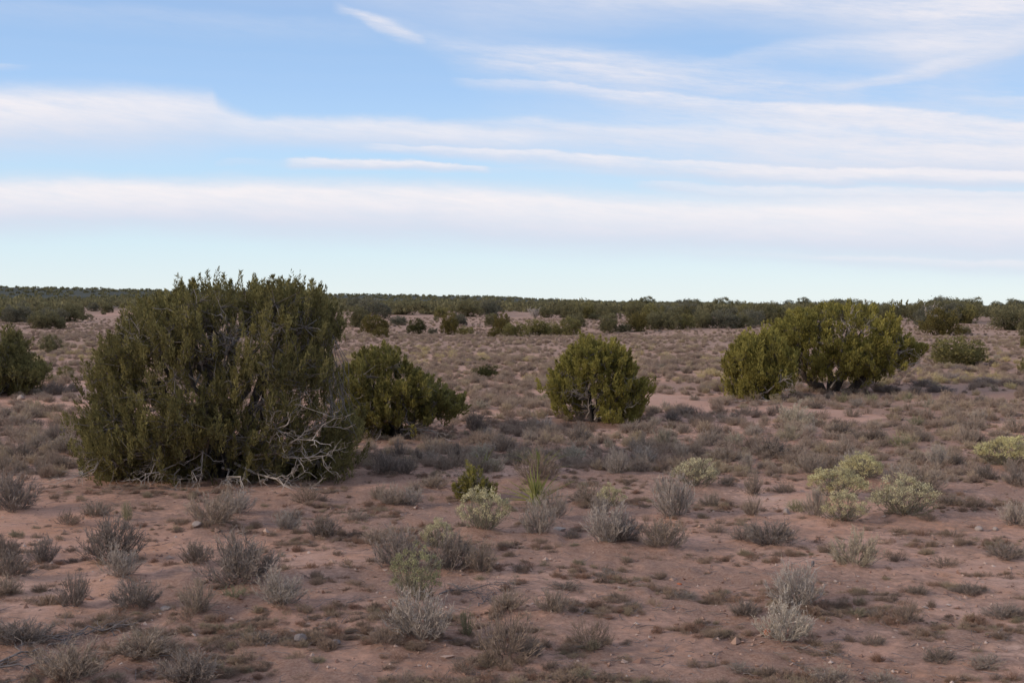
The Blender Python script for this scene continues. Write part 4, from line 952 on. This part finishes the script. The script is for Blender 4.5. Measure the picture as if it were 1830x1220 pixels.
for i, (a) in enumerate([(790, 1062, 910, 1052, .007, 'long pale twig lying right of the olive grey rabbitbrush'), (785, 1066, 818, 1058, .008, 'short bleached stick at the foot of the olive grey rabbitbrush'), (800, 1046, 870, 1064, .006, 'thin grey twig crossing among strewn dead twigs'),
     (856, 1086, 876, 1070, .006, 'short dead twig alone on sand before the strewn dead twigs'), (870, 1042, 915, 1046, .005, 'dead twig at the back of the strewn twigs'), (1430, 1165, 1500, 1180, .005, 'dark thin twig lying on sand below the whitish leaved shrub'), (620, 1080, 640, 1074, .004, 'tiny dead twig on open sand beyond the left shrubs')]):
    fallen(*a, 'strewn dead twigs', 520 + i, .015)
# arching dry stalk
ac = Acc(); p, t = at(1447, 1045); s = t / F
P = np.array([[(0, 0, 0), (2 * s, 0, 14 * s), (10 * s, 0, 28 * s), (24 * s, 0, 37 * s), (40 * s, 0, 39 * s)]]); tubes(ac, P, np.linspace(.004, .002, 5)[None], 4)
ob = link('dry_stalk', ac.mesh('dry_stalk', M['dead'], True), None, (p.x, p.y, gz(p.x, p.y))); tag(ob, 'arching pale dry grass stalk leaning towards the tan tipped shrub', 'dry stalk')
# bare grey tree in the far gap
def bare_tree(px, py, w, h, label, seed):
    rn = np.random.default_rng(seed); p, t = at(px, py); s = t / F; ac = Acc(); n = 40; H = h * s; Wd = w * s
    tip = np.stack([rn.uniform(-.5, .5, n) * Wd, rn.uniform(-.5, .5, n) * Wd, rn.uniform(.5, 1, n) * H], 1); P = bend(np.zeros((n, 3)), tip, 6, .05, rn); tubes(ac, P, np.linspace(.04, .015, 6)[None] * np.ones((n, 1)), 3)
    m_ = n * 12; s0 = P[rn.integers(0, n, m_), rn.integers(2, 6, m_)]; T = bend(s0, s0 + norm(rn.normal(size=(m_, 3)) + np.array([0, 0, .6])) * rn.uniform(.1, .3, (m_, 1)) * H, 4, .07, rn); ribbons(ac, T, np.ones((m_, 4)) * .03, .6, rn)
    ob = link('bare_tree', ac.mesh('bare_tree', M['dead']), None, (p.x, p.y, p.z)); tag(ob, label, 'dead tree')
bare_tree(956, 568, 26, 18, 'hazy grey leafless tree in the gap behind the long hedge', 1)
bare_tree(1664, 588, 26, 40, 'pale leafless tree beside the rusty brown juniper', 2)
# far white roofed hut
p, t = at(1598, 547); d_ = Vector((p.x, p.y, 0)).normalized() * 400; hx, hy = d_.x, d_.y; hz = float(height(hx, hy))
def flatmat(n_, c_):
    mt, nt, b = new_mat(n_, .6); nn = mnoise(nt, 3, 3, .6, objpos(nt)); nt.links.new(mramp(nt, nn, [(.3, tuple(v * .85 for v in c_)), (.7, c_)]), b.inputs['Base Color']); return mt
hut = bpy.data.objects.new('far_hut', None); COL.objects.link(hut); hut.location = (hx, hy, hz); hut.rotation_euler.z = -math.atan2(hx, hy) + .25; hut.scale = (.8, .8, 1)
bm = bmesh.new(); bmesh.ops.create_cube(bm, size=1, matrix=Matrix.Translation((0, 0, 1.2)) @ Matrix.Diagonal((3.0, 2.2, 2.4, 1))); me = bpy.data.meshes.new('wall'); bm.to_mesh(me); bm.free(); me.materials.append(flatmat('hut_wall', (.30, .22, .18))); link('wall', me, hut)
bm = bmesh.new(); vs = [bm.verts.new(v) for v in ((-1.8, -1.4, 2.42), (1.8, -1.4, 2.42), (1.8, 1.4, 2.42), (-1.8, 1.4, 2.42), (-1.8, 0, 3.1), (1.8, 0, 3.1))]
for f in ((0, 1, 5, 4), (2, 3, 4, 5), (0, 4, 3), (1, 2, 5), (3, 2, 1, 0)): bm.faces.new([vs[i] for i in f])
me = bpy.data.meshes.new('roof'); bm.to_mesh(me); bm.free(); me.materials.append(flatmat('hut_roof', (.8, .8, .8))); link('roof', me, hut)
bm = bmesh.new(); bmesh.ops.create_cube(bm, size=1, matrix=Matrix.Translation((-.6, -1.12, 1.05)) @ Matrix.Diagonal((.8, .06, 2.0, 1))); me = bpy.data.meshes.new('door'); bm.to_mesh(me); bm.free(); me.materials.append(flatmat('hut_door', (.12, .10, .09))); link('door', me, hut)
tag(hut, 'tiny white roofed hut showing above the far trees', 'hut')

# ------------------------------------------------------------------ small ground plants nobody could count
def inst_mat(name, stops_, rnd=1.0):
    mt, nt, b = new_mat(name, .92); oi = nt.nodes.new('ShaderNodeObjectInfo')
    c = mramp(nt, oi.outputs['Random'], stops_); f = mramp(nt, attr(nt), [(0, (.6,) * 3), (1, (1.5,) * 3)])
    nt.links.new(mmix(nt, 1.0, c, f, 'MULTIPLY'), b.inputs['Base Color']); return mt
def points_like(n, rmin, rmax, dens, seed, p=1.0, geo=True):
    rn = np.random.default_rng(seed); X = []; Y = []
    while sum(map(len, X)) < n:
        m_ = n * 3; r = rmin * (rmax / rmin) ** rn.random(m_) if geo else np.sqrt(rn.uniform(rmin ** 2, rmax ** 2, m_)); az = np.radians(rn.uniform(-25, 25, m_))
        x = r * np.sin(az); y = r * np.cos(az); k = rn.random(m_) < np.clip(dens(x, y), 0, 1) ** p; X.append(x[k]); Y.append(y[k])
    return np.concatenate(X)[:n], np.concatenate(Y)[:n], rn
def scatter(name, x, y, scl, rn, srcs, mat, label, cat):
    n = len(x); V = np.stack([x, y, gheight(x, y) - .008], 1)
    me = bpy.data.meshes.new(name); me.vertices.add(n); me.vertices.foreach_set('co', V.astype(np.float32).ravel())
    a = me.attributes.new('scl', 'FLOAT_VECTOR', 'POINT'); a.data.foreach_set('vector', scl.astype(np.float32).ravel())
    rot = np.stack([rn.normal(size=n) * .12, rn.normal(size=n) * .12, rn.uniform(0, 6.28, n)], 1)
    a = me.attributes.new('rotv', 'FLOAT_VECTOR', 'POINT'); a.data.foreach_set('vector', rot.astype(np.float32).ravel())
    a = me.attributes.new('pick', 'INT', 'POINT'); a.data.foreach_set('value', rn.integers(0, len(srcs), n).astype(np.int32))
    me.update(); ob = link(name, me)
    g = bpy.data.node_groups.new(name, 'GeometryNodeTree'); g.interface.new_socket('Geometry', in_out='INPUT', socket_type='NodeSocketGeometry'); g.interface.new_socket('Geometry', in_out='OUTPUT', socket_type='NodeSocketGeometry')
    nd = g.nodes; gi = nd.new('NodeGroupInput'); go = nd.new('NodeGroupOutput'); ip = nd.new('GeometryNodeInstanceOnPoints'); jn = nd.new('GeometryNodeJoinGeometry')
    for s_ in srcs:
        oi = nd.new('GeometryNodeObjectInfo'); oi.inputs['Object'].default_value = s_; oi.inputs['As Instance'].default_value = True; oi.transform_space = 'ORIGINAL'
        g.links.new(oi.outputs['Geometry'], jn.inputs[0])
    def na(nm, ty):
        q = nd.new('GeometryNodeInputNamedAttribute'); q.data_type = ty; q.inputs['Name'].default_value = nm; return q.outputs['Attribute']
    g.links.new(gi.outputs[0], ip.inputs['Points']); g.links.new(jn.outputs[0], ip.inputs['Instance']); ip.inputs['Pick Instance'].default_value = True
    g.links.new(na('pick', 'INT'), ip.inputs['Instance Index']); g.links.new(na('scl', 'FLOAT_VECTOR'), ip.inputs['Scale'])
    e2r = nd.new('FunctionNodeEulerToRotation'); g.links.new(na('rotv', 'FLOAT_VECTOR'), e2r.inputs[0]); g.links.new(e2r.outputs[0], ip.inputs['Rotation'])
    sm = nd.new('GeometryNodeSetMaterial'); sm.inputs['Material'].default_value = mat; g.links.new(ip.outputs[0], sm.inputs[0]); g.links.new(sm.outputs[0], go.inputs[0])
    md = ob.modifiers.new('scatter', 'NODES'); md.node_group = g
    return tag(ob, label, cat, kind='stuff')
def src(kinds): return [next(o_ for o_ in bpy.data.objects if o_.data == v) for k in kinds for v in VAR[k]]
GREY = inst_mat('scrub', [(0, (.27, .195, .15)), (.3, (.34, .26, .20)), (.6, (.25, .18, .14)), (.85, (.39, .295, .21)), (1, (.32, .255, .165))])
LITM = inst_mat('crust_plants', [(0, (.25, .145, .10)), (.3, (.28, .195, .14)), (.6, (.20, .145, .11)), (.85, (.31, .22, .15)), (1, (.24, .20, .13))])
YEL = inst_mat('yellow_scrub', [(0, (.42, .33, .18)), (.5, (.50, .40, .21)), (1, (.36, .28, .17))])
sg = src('GBS')
# dark crusted tufts
def dtuft(x, y): return (.12 + .88 * coverfn(x, y)) * (.10 + sstep(fbm(x / .75 + 9, y / .5, 130, 3), .46, .60))
x, y, rn = points_like(12000, 7.2, 32, dtuft, 61, 1.3); sz = .04 + .13 * rn.random(len(x)) ** 1.7 * (1 + .5 * rn.random(len(x)) ** 4)
scatter('ground_tufts', x, y, np.stack([sz, sz * .8, sz * rn.uniform(.35, .8, len(x))], 1), rn, src('BD'), LITM, 'low dark tufts and crusted litter on the nearer soil', 'ground cover')
# small brush further off
def dmid(x, y):
    r = np.hypot(x, y); return np.clip(.10 + 1.1 * fbm(x / 4, y / 4, 90, 3) - .9 * (barefn(x, y) > .3), 0, 1) * (.55 + .45 * sstep(r, 30, 55))
x, y, rn = points_like(15000, 18, 170, dmid, 62, 1.5); r = np.hypot(x, y)
sz = rn.uniform(.16, .42, len(x)) * np.interp(r, [18, 30, 170], [.7, 1, 1.15])
scatter('low_scrub', x, y, np.stack([sz, sz, sz * rn.uniform(.6, 1.1, len(x))], 1), rn, src('GBSD'), GREY, 'countless small grey brush clumps across the clearing', 'scrub')
def dyel(x, y):
    r = np.hypot(x, y); return np.clip((fbm(x / 7, y / 7, 95, 2) - .50) * 6, 0, 1) * sstep(r, 36, 42) * (1 - sstep(r, 60, 70))
x, y, rn = points_like(420, 36, 72, dyel, 64, 1.0); sz = rn.uniform(.25, .6, len(x))
scatter('yellow_scrub', x, y, np.stack([sz, sz, sz * rn.uniform(.6, .9, len(x))], 1), rn, src('GB'), YEL, 'faded yellow brush clumps in the middle of the clearing', 'scrub')
# strewn twigs
ac = Acc(); rn = np.random.default_rng(70); x, y, rn = points_like(2600, 7.2, 24, lambda x, y: .15 + coverfn(x, y), 71); z = gheight(x, y) + .006
a = rn.uniform(0, 6.28, len(x)); L = rn.uniform(.05, .22, len(x)); p0 = np.stack([x, y, z], 1); p1 = p0 + np.stack([np.cos(a) * L, np.sin(a) * L, rn.uniform(0, .03, len(x))], 1)
tubes(ac, bend(p0, p1, 4, .06, rn), np.array([[.003, .0025, .002, .001]]) * np.ones((len(x), 1)), 3)
tag(link('strewn_twigs', ac.mesh('strewn_twigs', M['debris'])), 'tiny broken twigs strewn over the soil', 'twigs', kind='stuff')
# gravel
x, y, rn = points_like(5000, 7.2, 26, lambda x, y: .3 + 0 * x, 81); z = gheight(x, y); sz = rn.uniform(.006, .022, len(x)) * (1 + 1.2 * (rn.random(len(x)) < .05))
OCT = np.array([(1, 0, 0), (-1, 0, 0), (0, 1, 0), (0, -1, 0), (0, 0, .7), (0, 0, -.7)], float); V = np.stack([x, y, z + .003], 1)[:, None] + (OCT[None] + rn.normal(size=(len(x), 6, 3)) * .25) * sz[:, None, None]
T8 = np.array([(0, 2, 4), (2, 1, 4), (1, 3, 4), (3, 0, 4), (2, 0, 5), (1, 2, 5), (3, 1, 5), (0, 3, 5)]); ac = Acc(); ac.add(V.reshape(-1, 3), T=(np.arange(len(x))[:, None, None] * 6 + T8[None]).reshape(-1, 3), tint=np.repeat(rn.random(len(x)), 6))
mt, nt, b = new_mat('gravel', .95); nt.links.new(mramp(nt, attr(nt), [(0, (.20, .11, .08)), (.6, (.36, .23, .17)), (1, (.46, .35, .29))]), b.inputs['Base Color'])
tag(link('gravel', ac.mesh('gravel', mt)), 'fine reddish gravel on the bare soil', 'gravel', kind='stuff')
TR = sum(len(me.loops) - 2 * len(me.polygons) for me in bpy.data.meshes)
print('TRIS total unique', TR)
